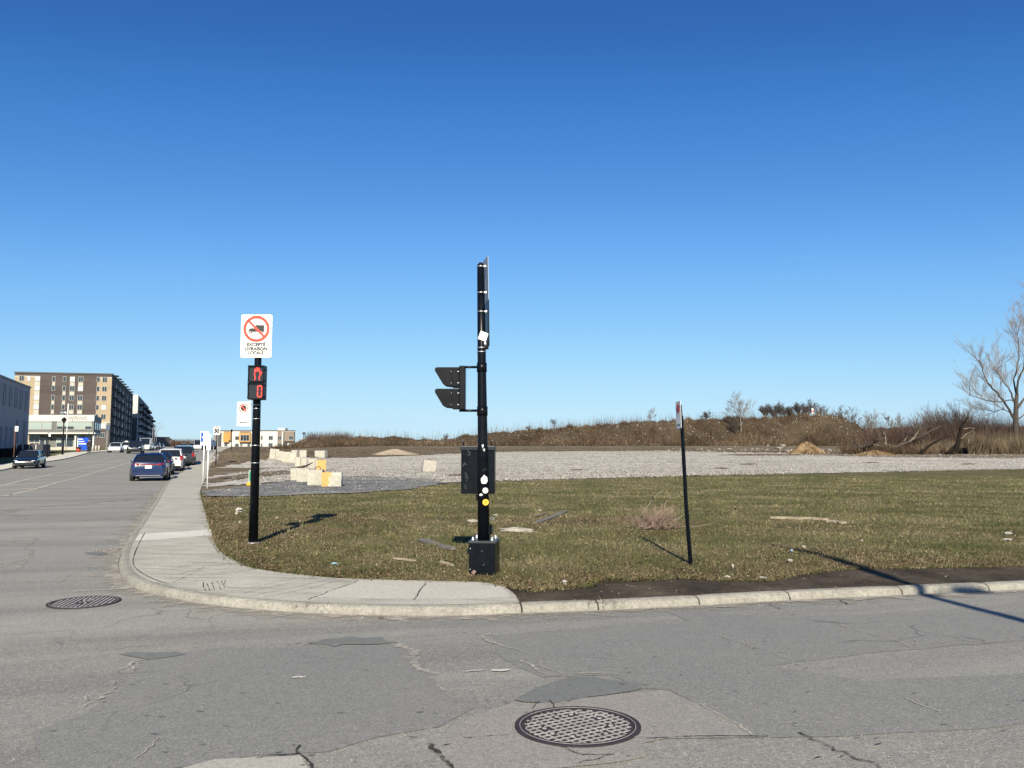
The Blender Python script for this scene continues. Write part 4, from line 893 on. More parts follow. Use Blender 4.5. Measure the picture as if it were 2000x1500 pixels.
# manhole covers
def manhole(cpx, cpy, D, label, rz, kind):
    p = GP(cpx, cpy, 0, GR); e = .3
    sx = (float(GR(p.x + e, p.y)) - float(GR(p.x - e, p.y))) / (2 * e); sy = (float(GR(p.x, p.y + e)) - float(GR(p.x, p.y - e))) / (2 * e)
    root = empty('manhole_cover', (p.x, p.y, p.z + .008), label=label, cat='manhole cover')
    nrm = Vector((-sx, -sy, 1)).normalized(); root.rotation_mode = 'QUATERNION'; root.rotation_quaternion = Vector((0, 0, 1)).rotation_difference(nrm) @ Matrix.Rotation(rz, 4, 'Z').to_quaternion()
    r = D / 2; n = 64
    def annulus(r0, r1, z0, z1):
        q = MB(); vs = []
        for rr_, zz in ((r0, z0), (r0, z1), (r1, z1), (r1, z0)): vs += [(rr_ * math.cos(2 * math.pi * k / n), rr_ * math.sin(2 * math.pi * k / n), zz) for k in range(n)]
        return q.add(vs, [(a * n + k, a * n + (k + 1) % n, (a + 1) * n + (k + 1) % n, (a + 1) * n + k) for a in range(3) for k in range(n)])
    annulus(r * 1.035, r * .93, -.02, .004).build('outer_rim', M_IRON, root); annulus(r * .955, r * .945, -.02, .0055).build('rim_line', M_WORN, root)
    annulus(r * .925, r * .86, -.02, .001).build('inner_rim', M_IRON, root)
    q = MB(); q.cyl((0, 0, -.02), (0, 0, -.0015), r * .93, n=n); q.build('cover_plate', M_IRON, root)
    q = MB(); ri = r * .87; pitch = .044 if kind == 0 else .046
    skip = [(.30, .62), (-.02, .66), (.62, .12), (-.62, .2), (.52, -.35), (-.45, -.45), (-.66, -.12), (.15, -.66)] if kind == 0 else []
    for ax in (0, 1):
        if kind == 1 and ax: continue
        t_ = -ri + pitch / 2
        while t_ < ri:
            L = math.sqrt(max(ri * ri - t_ * t_, 0)); wd = .0085 if kind == 0 else .019
            if L > .03:
                m_ = 24; xs_ = [(-L + 2 * L * i / m_) for i in range(m_ + 1)]
                for a, c in zip(xs_[:-1], xs_[1:]):
                    mid = (a + c) / 2; P2 = (mid, t_) if ax == 0 else (t_, mid)
                    if any((P2[0] - u * ri) ** 2 + (P2[1] - v * ri) ** 2 < .03 ** 2 for u, v in skip): continue
                    if kind == 1 and (P2[0] ** 2 / .16 ** 2 + P2[1] ** 2 / .07 ** 2) < 1: continue
                    q.box((P2[0], P2[1], -.001 + kind * .002), ((c - a, wd, .005) if ax == 0 else (wd, c - a, .0052)))
            t_ += pitch
    q.build('raised_grid', M_WORN, root)
    for u, v in skip: MB().cyl((u * ri, v * ri, -.006), (u * ri, v * ri, .002), .013, n=10).build('lift_stud', M_WORN, root)
    q = MB()
    rr = random.Random(2)
    if kind == 1:
        for j in range(22): q.box((rr.uniform(-.12, .12), rr.uniform(-.045, .045), -.002), (rr.uniform(.01, .03), .008, .007), rz=rr.uniform(-1, 1))
    else:
        for j in range(9): a = R(62 - j * 6); q.box((math.cos(a) * ri * .80, math.sin(a) * ri * .80, -.001), (.02, .01, .010), rz=a + rr.uniform(-.6, .6))
    q.build('worn_lettering', M_WORN, root)
    return p
pm = manhole(1128, 1419.5, .665, 'large round manhole cover with a crossed raised grid in the foreground lane', R(32), 0)
manhole(164.5, 1177, .70, 'round manhole cover with parallel ribs near the kerb corner', R(100), 1)

# ------------------------------------------------------------------ concrete blocks
hook_m = PL('rusty_bar', (.09, .07, .06), .7)
def block(x0, x1, y0, y1, label, paint=None, rz=0, tilt=0, hook=True, d=.7, pink=False):
    cx = (x0 + x1) / 2; p = GP(cx, y1, .14); k = p.y / F; w = (x1 - x0) * k; h = (y1 - y0) * k * 1.02
    root = empty('concrete_block', (p.x, p.y + d / 2, p.z - .03), label=label, cat='concrete block', group='concrete blocks across the gravel', rot=(0, tilt, rz))
    bm = bmesh.new(); bmesh.ops.create_cube(bm, size=1); rr = random.Random(int(x0 * 7 + y0))
    bmesh.ops.subdivide_edges(bm, edges=bm.edges[:], cuts=4, use_grid_fill=True)
    for v in bm.verts:
        edge = sum(abs(abs(c) - .5) < 1e-3 for c in v.co)
        s = .985 if edge >= 2 else 1.0; v.co = Vector((v.co.x * w * s, v.co.y * d * s, (v.co.z + .5) * h * (s if v.co.z > 0 else 1)))
        if v.co.z > .02: v.co += Vector([rr.uniform(-.012, .012) for _ in range(3)])
    me = bpy.data.meshes.new('block_body'); bm.to_mesh(me); bm.free()
    me.materials.append(paint or M_BLOCK); o = bpy.data.objects.new('block_body', me); COL.objects.link(o); o.parent = root
    if hook:
        hx_ = rr.uniform(-.1, .2) * w
        MB().tube([(hx_ - .11, 0, h - .02), (hx_ - .11, 0, h + .06), (hx_ - .06, 0, h + .13), (hx_ + .04, 0, h + .13), (hx_ + .1, 0, h + .06), (hx_ + .1, 0, h - .02)], .018, 6).build('lifting_loop', hook_m, root)
    return root
def painted(name, k=.5, side=-1):
    m, t, b, N, L = nodes(name); o = objc(t); sp = N.new('ShaderNodeSeparateXYZ'); L.new(o, sp.inputs[0])
    f = math_(t, 'ADD', math_(t, 'MULTIPLY', sp.outputs[0], 1.6 * side), math_(t, 'MULTIPLY', noise(t, o, 3.5, 4, .6), 1.3)); f = mrange(t, f, k, k + .12)
    base = mix(t, mrange(t, noise(t, o, 2.5, 5), .35, .65), (.43, .41, .36), (.33, .315, .27))
    L.new(mix(t, math_(t, 'MULTIPLY', f, .85), base, (.5, .27, .06)), b.inputs['Base Color']); b.inputs['Roughness'].default_value = .85; bump(t, b, noise(t, o, 40, 4), .4); return m
PB1 = painted('block_yellow_paint', .72, -1); PB2 = painted('block_orange_paint', .28, .6)
for a in [
    (626, 664, 922, 950, 'concrete block daubed with yellow paint, nearest of the row', PB1, R(8), 0, True),
    (599, 627, 917, 947.5, 'plain grey concrete block left of the nearest yellow-daubed block', None, R(6), 0, True),
    (576, 600, 914, 941, 'pale concrete block under the right end of the dark branch', None, R(12), 0, True),
    (565, 578, 913.5, 938, 'narrow-looking pale concrete block under the left end of the dark branch', None, R(10), 0, False),
    (613, 633.5, 898, 919, 'concrete block with an orange painted face behind the grey one', PB2, R(18), 0, False),
    (598, 615, 895.5, 914, 'pale concrete block touching the orange-faced block', None, R(25), 0, True),
    (585, 600, 894, 912, 'pale concrete block third to the left of the orange-faced block', None, R(20), 0, False),
    (574, 588, 892.5, 911, 'pale concrete block at the left end of the middle row', None, R(18), 0, False),
    (524, 541, 876.5, 895, 'tall pale concrete block leaning at the far left end of the row', None, R(15), R(6), False),
    (536, 551, 881, 898, 'concrete block right of the leaning one at the far end', None, R(20), 0, False),
    (550, 566, 882.5, 902, 'weathered concrete block in the middle of the far row', None, R(12), 0, False),
    (564, 577, 884, 904, 'concrete block at the right end of the far row', None, R(12), 0, False),
    (570, 582, 879, 891, 'small far concrete block on the earth behind the row, left one', None, R(-15), 0, False),
    (584, 597, 879, 892, 'small far concrete block on the earth behind the row, right one', None, R(10), 0, False),
    (615, 636, 880, 893, 'lone concrete block on the edge of the brown field', None, R(-12), 0, False),
    (823.5, 849, 899, 920.5, 'lone tilted concrete block far out on the gravel', PL('pink_concrete', (.36, .325, .3), .9, c2=(.3, .27, .245), bmp=.3), R(12), R(5), True)]:
    block(*a)
def tube_px(name, pts, Y, rad, mat, label=None, cat=None, group=None, parent=None, n=6, jy=0):
    rr = random.Random(len(pts) + int(pts[0][0])); P = [AT(x, y, Y + rr.uniform(-jy, jy)) for x, y in pts]
    o = MB().tube(P, rad, n).build(name, mat, parent); return tag(o, label, cat, group)
Yb = GP(590, 930, .14).y
tube_px('branch', [(569, 914), (582, 913), (592, 912), (602, 908), (611, 903)], Yb + .4, [.05, .06, .05, .04, .02], M_CHAR, 'dark crooked branch lying across the tops of the concrete blocks', 'branch')

# ------------------------------------------------------------------ cars
STREET_YAW = math.atan2(.385, 1)          # the street runs to -x as y grows
KINDS = dict(
    sedan=dict(L=4.65, W=1.80, H=1.43, belt=[(-1, .80), (-.96, .98), (-.72, 1.0), (-.3, .94), (.25, .92), (.36, .93), (.8, .80), (.95, .70), (1, .58)], gh=(-.74, -.44, .08, .40)),
    hatch=dict(L=4.35, W=1.80, H=1.47, belt=[(-1, .72), (-.97, .98), (-.8, 1.0), (-.3, .95), (.3, .94), (.42, .95), (.82, .82), (.95, .72), (1, .58)], gh=(-.93, -.66, .12, .47)),
    suv=dict(L=4.6, W=1.85, H=1.66, belt=[(-1, .80), (-.98, 1.08), (-.8, 1.10), (-.3, 1.06), (.3, 1.05), (.42, 1.06), (.84, .98), (.95, .88), (1, .66)], gh=(-.95, -.76, .12, .45)),
    van=dict(L=5.3, W=2.0, H=2.35, belt=[(-1, .9), (-.99, 1.2), (-.8, 1.22), (-.3, 1.2), (.3, 1.2), (.6, 1.2), (.85, 1.05), (.96, .92), (1, .7)], gh=(-.985, -.95, .45, .72)))
def car(kind, paint, foot, facing, label, name='parked_car', cat='car', group='cars along the street', yaw=0, scale=1, roof_sign=False, small=False, side=0):
    K = KINDS[kind]; L, W_, H = K['L'], K['W'], K['H']; hl, hw = L / 2, W_ / 2
    p = GP(*foot, 0.0, GR); v = Vector((-math.sin(STREET_YAW), math.cos(STREET_YAW)))
    c = Vector((p.x, p.y)) + v * hl * .98                       # foot = the end nearest to the camera
    zc = float(GR(c.x, c.y)); ang = STREET_YAW + yaw + (math.pi if facing == 'front' else 0)
    root = empty(name, (c.x, c.y, zc), label=label, cat=cat, group=group, rot=(0, 0, ang)); root.scale = (scale,) * 3
    sg = (float(GR(c.x + v.x * 1.5, c.y + v.y * 1.5)) - float(GR(c.x - v.x * 1.5, c.y - v.y * 1.5))) / 3; root.rotation_euler.x = math.atan(sg) * (1 if facing == 'rear' else -1)
    pm = PL('car_paint_%.2f_%.2f_%.2f' % paint, paint, .25, metal=0, coat=.7, grime=.05)
    # lower body loft
    ys = sorted({y for y, _ in K['belt']} | {-.85, -.6, 0., .6, .9}); bz = [np.interp(y, [a for a, _ in K['belt']], [b for _, b in K['belt']]) for y in ys]
    vs = []; n = 12
    for y, zt in zip(ys, bz):
        e = abs(y); w = hw * (1 - .16 * max(0, (e - .82) / .18) ** 1.6 - .02 * (e > .5)); zb = .22 + .10 * max(0, (e - .85) / .15)
        half = [(0, zb), (w * .88, zb), (w * .97, zb + .10), (w, .48), (w * .985, zt * .78), (w * .93, zt - .045), (w * .80, zt)]
        ring = half + [(0, zt + .02)] + [(-a, b) for a, b in half[:0:-1]]
        n = len(ring); vs += [(a, y * hl, b) for a, b in ring]
    fs = [(i * n + k, i * n + (k + 1) % n, (i + 1) * n + (k + 1) % n, (i + 1) * n + k) for i in range(len(ys) - 1) for k in range(n)] + [tuple(range(n))[::-1], tuple((len(ys) - 1) * n + k for k in range(n))]
    mb = MB().add(vs, fs, sm=False); body = mb.build('body', pm, root)
    bm = bmesh.new(); bm.from_mesh(body.data); bmesh.ops.recalc_face_normals(bm, faces=bm.faces[:]); bm.to_mesh(body.data); bm.free()
    body.data.polygons.foreach_set('use_smooth', [True] * len(body.data.polygons))
    es = body.modifiers.new('e', 'EDGE_SPLIT'); es.split_angle = R(38)
    # glass house
    y0, y1, y2, y3 = [q * hl for q in K['gh']]; bt = lambda y: float(np.interp(y / hl, [a for a, _ in K['belt']], [b for _, b in K['belt']])) - .02
    wb, wt = hw * .90, hw * (.70 if kind != 'van' else .84); zr = H - .05
    pts = [(-wb * .95, y0, bt(y0)), (wb * .95, y0, bt(y0)), (wb * .95, y3, bt(y3)), (-wb * .95, y3, bt(y3)), (-wt, y1, zr), (wt, y1, zr), (wt, y2, zr), (-wt, y2, zr)]
    ym = (y0 + y3) / 2
    MB().add(pts, [(0, 1, 5, 4), (2, 3, 7, 6), (1, 2, 6, 5), (3, 0, 4, 7), (4, 5, 6, 7)]).build('windows', M_CARGL, root)
    e = .05; rp = [(-wt - .03, y1 - .10, zr - .03), (wt + .03, y1 - .10, zr - .03), (wt + .03, y2 + .08, zr - .03), (-wt - .03, y2 + .08, zr - .03), (-wt * .8, y1 + .12, H), (wt * .8, y1 + .12, H), (wt * .8, y2 - .2, H), (-wt * .8, y2 - .2, H)]
    MB().add(rp, [(3, 2, 1, 0), (4, 5, 6, 7), (0, 1, 5, 4), (1, 2, 6, 5), (2, 3, 7, 6), (3, 0, 4, 7)]).build('roof', pm, root, bevel=.04)
    P3 = [Vector(q) for q in pts]; pils = []
    for a, b_ in ((0, 4), (1, 5), (2, 6), (3, 7)): pils.append(MB().tube([P3[a], P3[b_]], [.055, .04], 6))
    for s in ((0, 3, 4, 7), (1, 2, 5, 6)):
        a = P3[s[0]].lerp(P3[s[1]], .48); b_ = P3[s[2]].lerp(P3[s[3]], .48); pils.append(MB().tube([a, b_], .032, 6))
        if kind in ('suv', 'hatch'): a = P3[s[0]].lerp(P3[s[1]], .2); b_ = P3[s[2]].lerp(P3[s[3]], .06); pils.append(MB().tube([a, b_], .07, 6))
    for pil in (pils if not small else []): pil.build('pillar', pm, root)
    if kind == 'van': MB().box((0, -hl * .3, 1.75), (W_ * .93, L * .62, 1.1), taper=.93).build('cargo_body', pm, root, bevel=.06)
    for sx in (-1, 1):
        for yy in (-hl * .62, hl * .64):
            r = .33 if kind != 'suv' else .36
            q = MB().cyl((sx * (hw - .2), yy, r), (sx * (hw + .004), yy, r), r + .06, n=20); q.build('wheel_arch', M_TYRE, root)
            w = MB().cyl((sx * (hw - .22), yy, r), (sx * (hw + .014), yy, r), r, n=22).build('wheel', M_TYRE, root)
            MB().cyl((sx * (hw + .008), yy, r), (sx * (hw + .022), yy, r), r * .62, r * .55, n=10).build('rim', M_RIM, w)
        q = MB().blob((sx * (hw + .10), y3 - .12, bt(y3) + .1), (.2, .12, .14), 2, rough=.03); q.build('mirror', pm if paint[0] < .5 else M_BLACK2, root)
    zf = lambda y: float(np.interp(y, [a for a, _ in K['belt']], [b for _, b in K['belt']]))
    for sx in (-1, 1):
        # head lamps and tail lamps wrap the corners
        MB().box((sx * hw * .68, hl * .945, zf(.93) - .1), (hw * .30, .14, .11), rz=-sx * .45).build('headlight', M_LAMP, root, bevel=.02)
        if kind == 'suv' or kind == 'van': MB().box((sx * hw * .83, -hl * .965, 1.0), (.20, .12, .34), rz=sx * .2).build('tail_light', M_TAIL, root, bevel=.02)
        else: MB().box((sx * hw * .66, -hl * .968, .86), (hw * .36, .09, .11), rz=sx * .3).build('tail_light', M_TAIL, root, bevel=.02)
        MB().box((sx * hw * .70, hl * .965, .36), (.18, .06, .08), rz=-sx * .3).build('fog_light', M_LAMP, root)
    q = MB().box((0, hl * .985, .50), (hw * 1.15, .06, .22)); q.build('grille', M_BLACK2, root, bevel=.01)
    q = MB().box((0, hl * 1.0, .62), (hw * 1.0, .03, .03)); q.build('grille_bar', M_RIM, root)
    MB().box((0, -hl * .985, .34), (hw * 1.6, .08, .18)).build('rear_bumper', M_BLACK2 if kind != 'sedan' else pm, root, bevel=.02)
    MB().box((0, -hl * 1.005, .74 if kind == 'sedan' else .80), (.32, .02, .16)).build('number_plate', M_PLATE, root)
    if kind == 'sedan': MB().box((0, -hl * .992, .87), (hw * .9, .03, .04)).build('tail_strip', M_TAIL, root); MB().box((0, -hl * 1.0, .30), (hw * 1.3, .03, .03)).build('bumper_trim', M_RIM, root)
    if roof_sign: MB().box((0, 0, H + .07), (.5, .2, .16)).build('roof_sign', M_WHITE, root, bevel=.03)
    return root
NAVY, BLUE, WHT, GREY, DARK, SIL = (.006, .01, .035), (.0008, .010, .06), (.56, .56, .56), (.02, .024, .03), (.004, .005, .008), (.24, .25, .26)
car('sedan', BLUE, (289, 940), 'rear', 'bright blue sedan parked nearest the camera, seen from behind')
car('sedan', NAVY, (307, 928), 'rear', 'dark navy sedan mostly hidden behind the bright blue sedan', yaw=.02)
car('suv', WHT, (331, 921), 'rear', 'white crossover parked ahead of the two blue sedans')
car('suv', GREY, (357, 911.5), 'rear', 'dark grey crossover parked ahead of the white crossover')
car('hatch', (.006, .008, .013), (47, 916), 'front', 'dark grey hatchback facing the camera, parked at the left kerb', yaw=.0)
car('hatch', WHT, (223, 884), 'front', 'white hatchback facing the camera beside the black crossover')
car('suv', WHT, (244, 880.5), 'front', 'white taxi with roof sign behind the white hatchback', name='taxi', cat='taxi', roof_sign=True)
car('suv', DARK, (262, 886), 'front', 'black crossover driving toward the camera in the left lane', name='moving_car')
car('van', WHT, (282, 880.3), 'front', 'white delivery van behind the black crossover', name='van', cat='van')
car('hatch', WHT, (289, 879.6), 'front', 'white car just right of the white van', small=True)
car('sedan', SIL, (296, 879.2), 'front', 'silver sedan third in the far queue', small=True)
car('suv', DARK, (303, 879), 'front', 'black far car in front of the brick row houses', small=True)
car('sedan', NAVY, (311, 878.8), 'front', 'dark blue far car at the end of the left queue', small=True)
car('hatch', SIL, (359, 878), 'rear', 'far silver car whose roof shows above the dark grey crossover', small=True)
car('suv', WHT, (377, 878.5), 'front', 'small white car on the crest of the street', small=True)
car('van', WHT, (387, 878.6), 'front', 'white van on the crest beside the blue truck', name='van', cat='van', small=True)
# blue truck
p = GP(403, 879, 0, GR); root = empty('truck', tuple(p), label='deep blue truck parked on the crest behind the bus stop signs', cat='truck', rot=(0, 0, STREET_YAW * .4))
tb = PL('truck_blue', (.012, .025, .2), .35, coat=.6)
MB().box((0, 2.2, 1.4), (2.1, 4.4, 1.2)).build('body', tb, root, bevel=.08); MB().box((-.15, 2.0, 2.25), (1.5, 2.2, .7), taper=.85).build('cab', tb, root, bevel=.06)
MB().box((-.15, .9, 2.2), (1.2, .05, .45)).build('window', M_CARGL, root); MB().box((0, -.02, 1.5), (1.5, .05, .3)).build('tail_panel', M_WHITE, root)
for sx in (-1, 1):
    for yy in (.8, 3.6): MB().cyl((sx * .85, yy, .45), (sx * 1.08, yy, .45), .45, n=16).build('wheel', M_TYRE, root)
    MB().box((sx * 1.22, .9, 2.0), (.2, .1, .3)).build('mirror', M_BLACK2, root)

# ------------------------------------------------------------------ people
def skin_mesh(name, V, E, rad, mat, parent, root_i=0):
    me = bpy.data.meshes.new(name); me.from_pydata(V, E, []); me.materials.append(mat); o = bpy.data.objects.new(name, me); COL.objects.link(o); o.parent = parent
    o.modifiers.new('skin', 'SKIN'); bm = bmesh.new(); bm.from_mesh(me); ly = bm.verts.layers.skin.verify()
    for v, r in zip(bm.verts, rad): v[ly].radius = (r, r) if not isinstance(r, tuple) else r; v[ly].use_root = (v.index == root_i)
    bm.to_mesh(me); bm.free(); s = o.modifiers.new('sub', 'SUBSURF'); s.levels = 1; s.render_levels = 1; return o
def person(foot, off, h, label, rz):
    p = GP(*foot, off); root = empty('person', (p.x, p.y, p.z), label=label, cat='person', rot=(0, 0, rz)); root.scale = (h / 1.75,) * 3
    J = dict(pel=(0, 0, .95), che=(0, 0, 1.25), nek=(0, 0, 1.47), hd0=(0, -.02, 1.56), hd1=(0, -.01, 1.70), shl=(-.17, 0, 1.40), shr=(.17, 0, 1.40), ell=(-.24, .03, 1.14), elr=(.24, .03, 1.14), wrl=(-.22, -.10, .93), wrr=(.22, -.10, .93), hal=(-.21, -.14, .86), har=(.21, -.14, .86),
             hil=(-.09, 0, .90), hir=(.09, 0, .90), knl=(-.11, -.02, .50), knr=(.10, .04, .50), anl=(-.12, .02, .09), anr=(.11, .10, .09), tol=(-.13, -.12, .04), tor=(.13, -.04, .04))
    k = list(J); E = [(k.index(a), k.index(b)) for a, b in (('pel', 'che'), ('che', 'nek'), ('nek', 'hd0'), ('hd0', 'hd1'), ('che', 'shl'), ('che', 'shr'), ('shl', 'ell'), ('shr', 'elr'), ('ell', 'wrl'), ('elr', 'wrr'), ('wrl', 'hal'), ('wrr', 'har'), ('pel', 'hil'), ('pel', 'hir'), ('hil', 'knl'), ('hir', 'knr'), ('knl', 'anl'), ('knr', 'anr'), ('anl', 'tol'), ('anr', 'tor'))]
    rad = dict(pel=.10, che=.10, nek=.05, hd0=.08, hd1=.09, shl=.06, shr=.06, ell=.045, elr=.045, wrl=.03, wrr=.03, hal=.035, har=.035, hil=.085, hir=.085, knl=.06, knr=.06, anl=.04, anr=.04, tol=.035, tor=.035)
    body = skin_mesh('body', [J[a] for a in k], E, [rad[a] for a in k], PL('skin_tone', (.35, .2, .14), .6), root)
    def part(name, ks, Es, add, mat): 
        return skin_mesh(name, [J[a] for a in ks], [(ks.index(a), ks.index(b)) for a, b in Es], [rad[a] + add + .02 for a in ks], mat, body)
    coat = PL('dark_coat', (.012, .013, .02), .8); part('coat', ['pel', 'che', 'shl', 'shr', 'ell', 'elr', 'wrl', 'wrr', 'nek'], [('pel', 'che'), ('che', 'shl'), ('che', 'shr'), ('shl', 'ell'), ('shr', 'elr'), ('ell', 'wrl'), ('elr', 'wrr'), ('che', 'nek')], .03, coat)
    part('trousers', ['pel', 'hil', 'hir', 'knl', 'knr', 'anl', 'anr'], [('pel', 'hil'), ('pel', 'hir'), ('hil', 'knl'), ('hir', 'knr'), ('knl', 'anl'), ('knr', 'anr')], .022, PL('dark_trousers', (.015, .016, .02), .85))
    MB().blob((0, .02, 1.70), (.20, .22, .17), 3, rough=.04).build('hair', PL('dark_hair', (.015, .012, .01), .7), body)
    return root
person((173, 885.5), .12, 1.78, 'person in dark coat and trousers standing on the left sidewalk by the blue sign', R(-15))

# ------------------------------------------------------------------ buildings
class Face:
    def __init__(s, A, B): s.A = Vector(A); s.B = Vector(B); s.d = (s.B - s.A); s.L = s.d.length; s.d.normalize(); s.n = Vector((s.d.y, -s.d.x)); s.ang = math.atan2(s.d.y, s.d.x)
    def pt(s, u, out=0): q = s.A + s.d * u + s.n * out; return q.x, q.y
    def ux(s, px):   # distance along the face of the point seen at column px (setting out)
        r = (px - 1000) / F; return (r * s.A.y - s.A.x) / (s.d.x - r * s.d.y)
def fbox(mb, f, u0, u1, z0, z1, d0, d1, mi=0):
    vs = []
    for z in (z0, z1):
        for u, d in ((u0, d1), (u1, d1), (u1, d0), (u0, d0)): x, y = f.pt(u, d); vs.append((x, y, z))
    return mb.add(vs, [(0, 3, 2, 1), (4, 5, 6, 7), (0, 1, 5, 4), (1, 2, 6, 5), (2, 3, 7, 6), (3, 0, 4, 7)], mi)
_wm = {}
def window(parent, f, u, z, w, h, frame, pane, mull=1, name='window', proud=.05, rail=False):
    key = (round(w, 2), round(h, 2), frame.name, pane.name, mull, rail)
    if key not in _wm:
        q = MB(); q.box((0, -.01, 0), (w, .06, h), mi=1); t = max(.09, min(w, h) * .06)
        for s in (-1, 1): q.box((s * (w / 2), -.03, 0), (t, .12, h + t)); q.box((0, -.032, s * h / 2), (w + t, .12, t))
        for i in range(1, mull + 1): q.box((-w / 2 + w * i / (mull + 1), -.03, 0), (t * .8, .10, h))
        if rail: q.box((0, -.03, -h * .2), (w, .10, t * .8))
        me = q.build('tmp', [frame, pane]); _wm[key] = me.data; bpy.data.objects.remove(me)
    o = bpy.data.objects.new(name, _wm[key]); COL.objects.link(o); o.parent = parent; x, y = f.pt(u, proud); o.location = (x, y, z); o.rotation_euler = (0, 0, f.ang); return o
def block_prism(mb, fp, z0, z1, mi=0):
    n = len(fp); return mb.add([(x, y, z0) for x, y in fp] + [(x, y, z1) for x, y in fp], [tuple(range(n))[::-1], tuple(range(n, 2 * n))] + [(i, (i + 1) % n, (i + 1) % n + n, i + n) for i in range(n)], mi)
def zat(py, Y): return AT(1000, py, Y).z
def xat(px, Y): return (px - 1000) / F * Y / 1.0
M_BRICKB = soil('brown_brick', [(0, (.062, .051, .05)), (.5, (.085, .07, .067)), (1, (.11, .09, .085))], .08, 1.5, 6, bmp=.1, stretch=(1, 1, 5))
M_TAN = PL('tan_brick', (.34, .265, .18), .85, scale=.4); M_CREAM = PL('cream_panel', (.40, .37, .32), .7, scale=.5, grime=.07); M_WPANEL = PL('white_panel', (.5, .49, .46), .6, scale=.5, grime=.05)
M_GPANEL = PL('grey_panel', (.13, .13, .128), .7, scale=.5); M_SHADEB = PL('shaded_side_brick', (.035, .036, .042), .85, scale=.4); M_BALC = PL('balcony_dark', (.02, .021, .025), .6)
M_FRW = PL('window_frame', (.38, .38, .36), .5); M_FRD = PL('window_frame_dark', (.05, .05, .055), .5); M_BLIND_SKY = PL('blind_and_sky_pane', (.5, .52, .56), .35, grime=.3, scale=.05)  # blind colour also serves as painted sky reflection in side windows

# apartment block
A, B = (-153.5, 244), (-126.5, 250); sd = Vector((-.41, 1)); C_ = (B[0] - .41 * 99, B[1] + 99); D_ = (A[0] - .41 * 99, A[1] + 99)
root = empty('apartment_block', ((A[0] + B[0]) / 2, 250, 1.5), label='tall brown brick apartment block with tan corner bays and dark balconied side', cat='apartment building')
ZT = zat(731, 250); Z0 = .8; inv = Matrix.Translation(-root.location)
def rb(parent_root, mb, name, mats, par=None, **k):
    o = mb.build(name, mats, None, **k); o.parent = par or parent_root
    if (par or parent_root) is parent_root: o.matrix_parent_inverse = Matrix.Translation(-parent_root.location)
    return o
def rw(parent_root, *a, **k):
    o = window(parent_root, *a, **k); o.matrix_parent_inverse = Matrix.Translation(-parent_root.location); return o
ff = Face(A, B); fs_ = Face(B, C_)
rb(root, block_prism(MB(), [A, B, C_, D_], Z0, ZT), 'walls', M_BRICKB)
q = MB(); fbox(q, ff, -.2, ff.L + .2, ZT - .15, ZT + .25, -.5, .25); fbox(q, fs_, -.2, fs_.L, ZT - .15, ZT + .25, -.5, .25); rb(root, q, 'parapet', M_FRD)
q = MB(); fbox(q, fs_, .1, fs_.L, Z0, ZT - .3, 0, .06); rb(root, q, 'side_cladding', M_SHADEB)  # dark sheet: shade of the unlit side is painted into its colour
q = MB(); fbox(q, ff, 0, ff.ux(75), Z0, ZT - 1.3, .01, .07); rb(root, q, 'tan_cladding', M_TAN)
q = MB(); fbox(q, ff, ff.ux(187), ff.L, zat(825, 250), ZT - 1.3, .01, .07); rb(root, q, 'tan_cladding', M_TAN)
q = MB(); fbox(q, ff, ff.ux(198), ff.L, zat(838, 250), zat(824, 250), .01, .09); fbox(q, ff, 0, ff.ux(75), ZT - 1.3, ZT - .95, .01, .09); fbox(q, ff, ff.ux(187), ff.L, ZT - 1.3, ZT - .95, .01, .09); rb(root, q, 'light_panels', M_CREAM)
q = MB()
for r_ in range(1, 7): zz = ZT - 1.4 - r_ * 2.92 + .45; fbox(q, ff, ff.ux(76), ff.ux(186), zz, zz + .1, .0, .03)
rb(root, q, 'brick_courses', M_FRD)
rr = random.Random(4)
for r_ in range(7):
    zc = zat(742 + 18 * r_, 250)
    for ci, (px, w) in enumerate(((39, 1.35), (53, .85), (70, 1.45), (102, .8), (123, .85), (138.5, 1.35), (155, 1.4), (189.5, .8), (202, 1.35))):
        rw(root, ff, ff.ux(px), zc, w, 1.55, M_FRW, M_BLIND_SKY if (ci == 2 or rr.random() < .12) else M_GLASSB, 1 if w > 1 else 0, rail=False, proud=.09)
        if ci in (2, 3, 4, 5, 6) and (ci == 2 or (r_ + ci) % 3 != 1) and r_ < 6:
            q = MB(); fbox(q, ff, ff.ux(px) - w / 2, ff.ux(px) + w / 2, zc - 2.05, zc - .95, .0, .08); rb(root, q, 'spandrel_panel', M_CREAM)
for r_ in range(7):
    zc = ZT - 2.9 - 2.95 * r_
    for ci, px in enumerate((223.6, 232, 238.8, 242.8, 247.2, 252.5)):
        rw(root, fs_, fs_.ux(px), zc, 2.4 if ci < 2 else (3.0 if ci != 3 else 2.6), 1.7, M_FRD, M_BLIND_SKY, 0, proud=.1)  # pale side panes have the sky's reflection painted into their colour
    for ci, px in enumerate((219.5, 228, 235.5, 250)):
        u = fs_.ux(px); q = MB(); fbox(q, fs_, u - 2.2, u + 2.2, zc - 1.5, zc - 1.3, .05, 1.5); fbox(q, fs_, u - 2.2, u + 2.2, zc - 1.3, zc - .4, 1.42, 1.5); rb(root, q, 'balcony', M_BALC)
for px in (222, 228, 233, 238, 243, 248, 253): q = MB(); u = fs_.ux(px); fbox(q, fs_, u - 1.8, u + 1.8, ZT + .25, ZT + .6, -.5, 1.0); rb(root, q, 'roof_canopy', M_BALC)

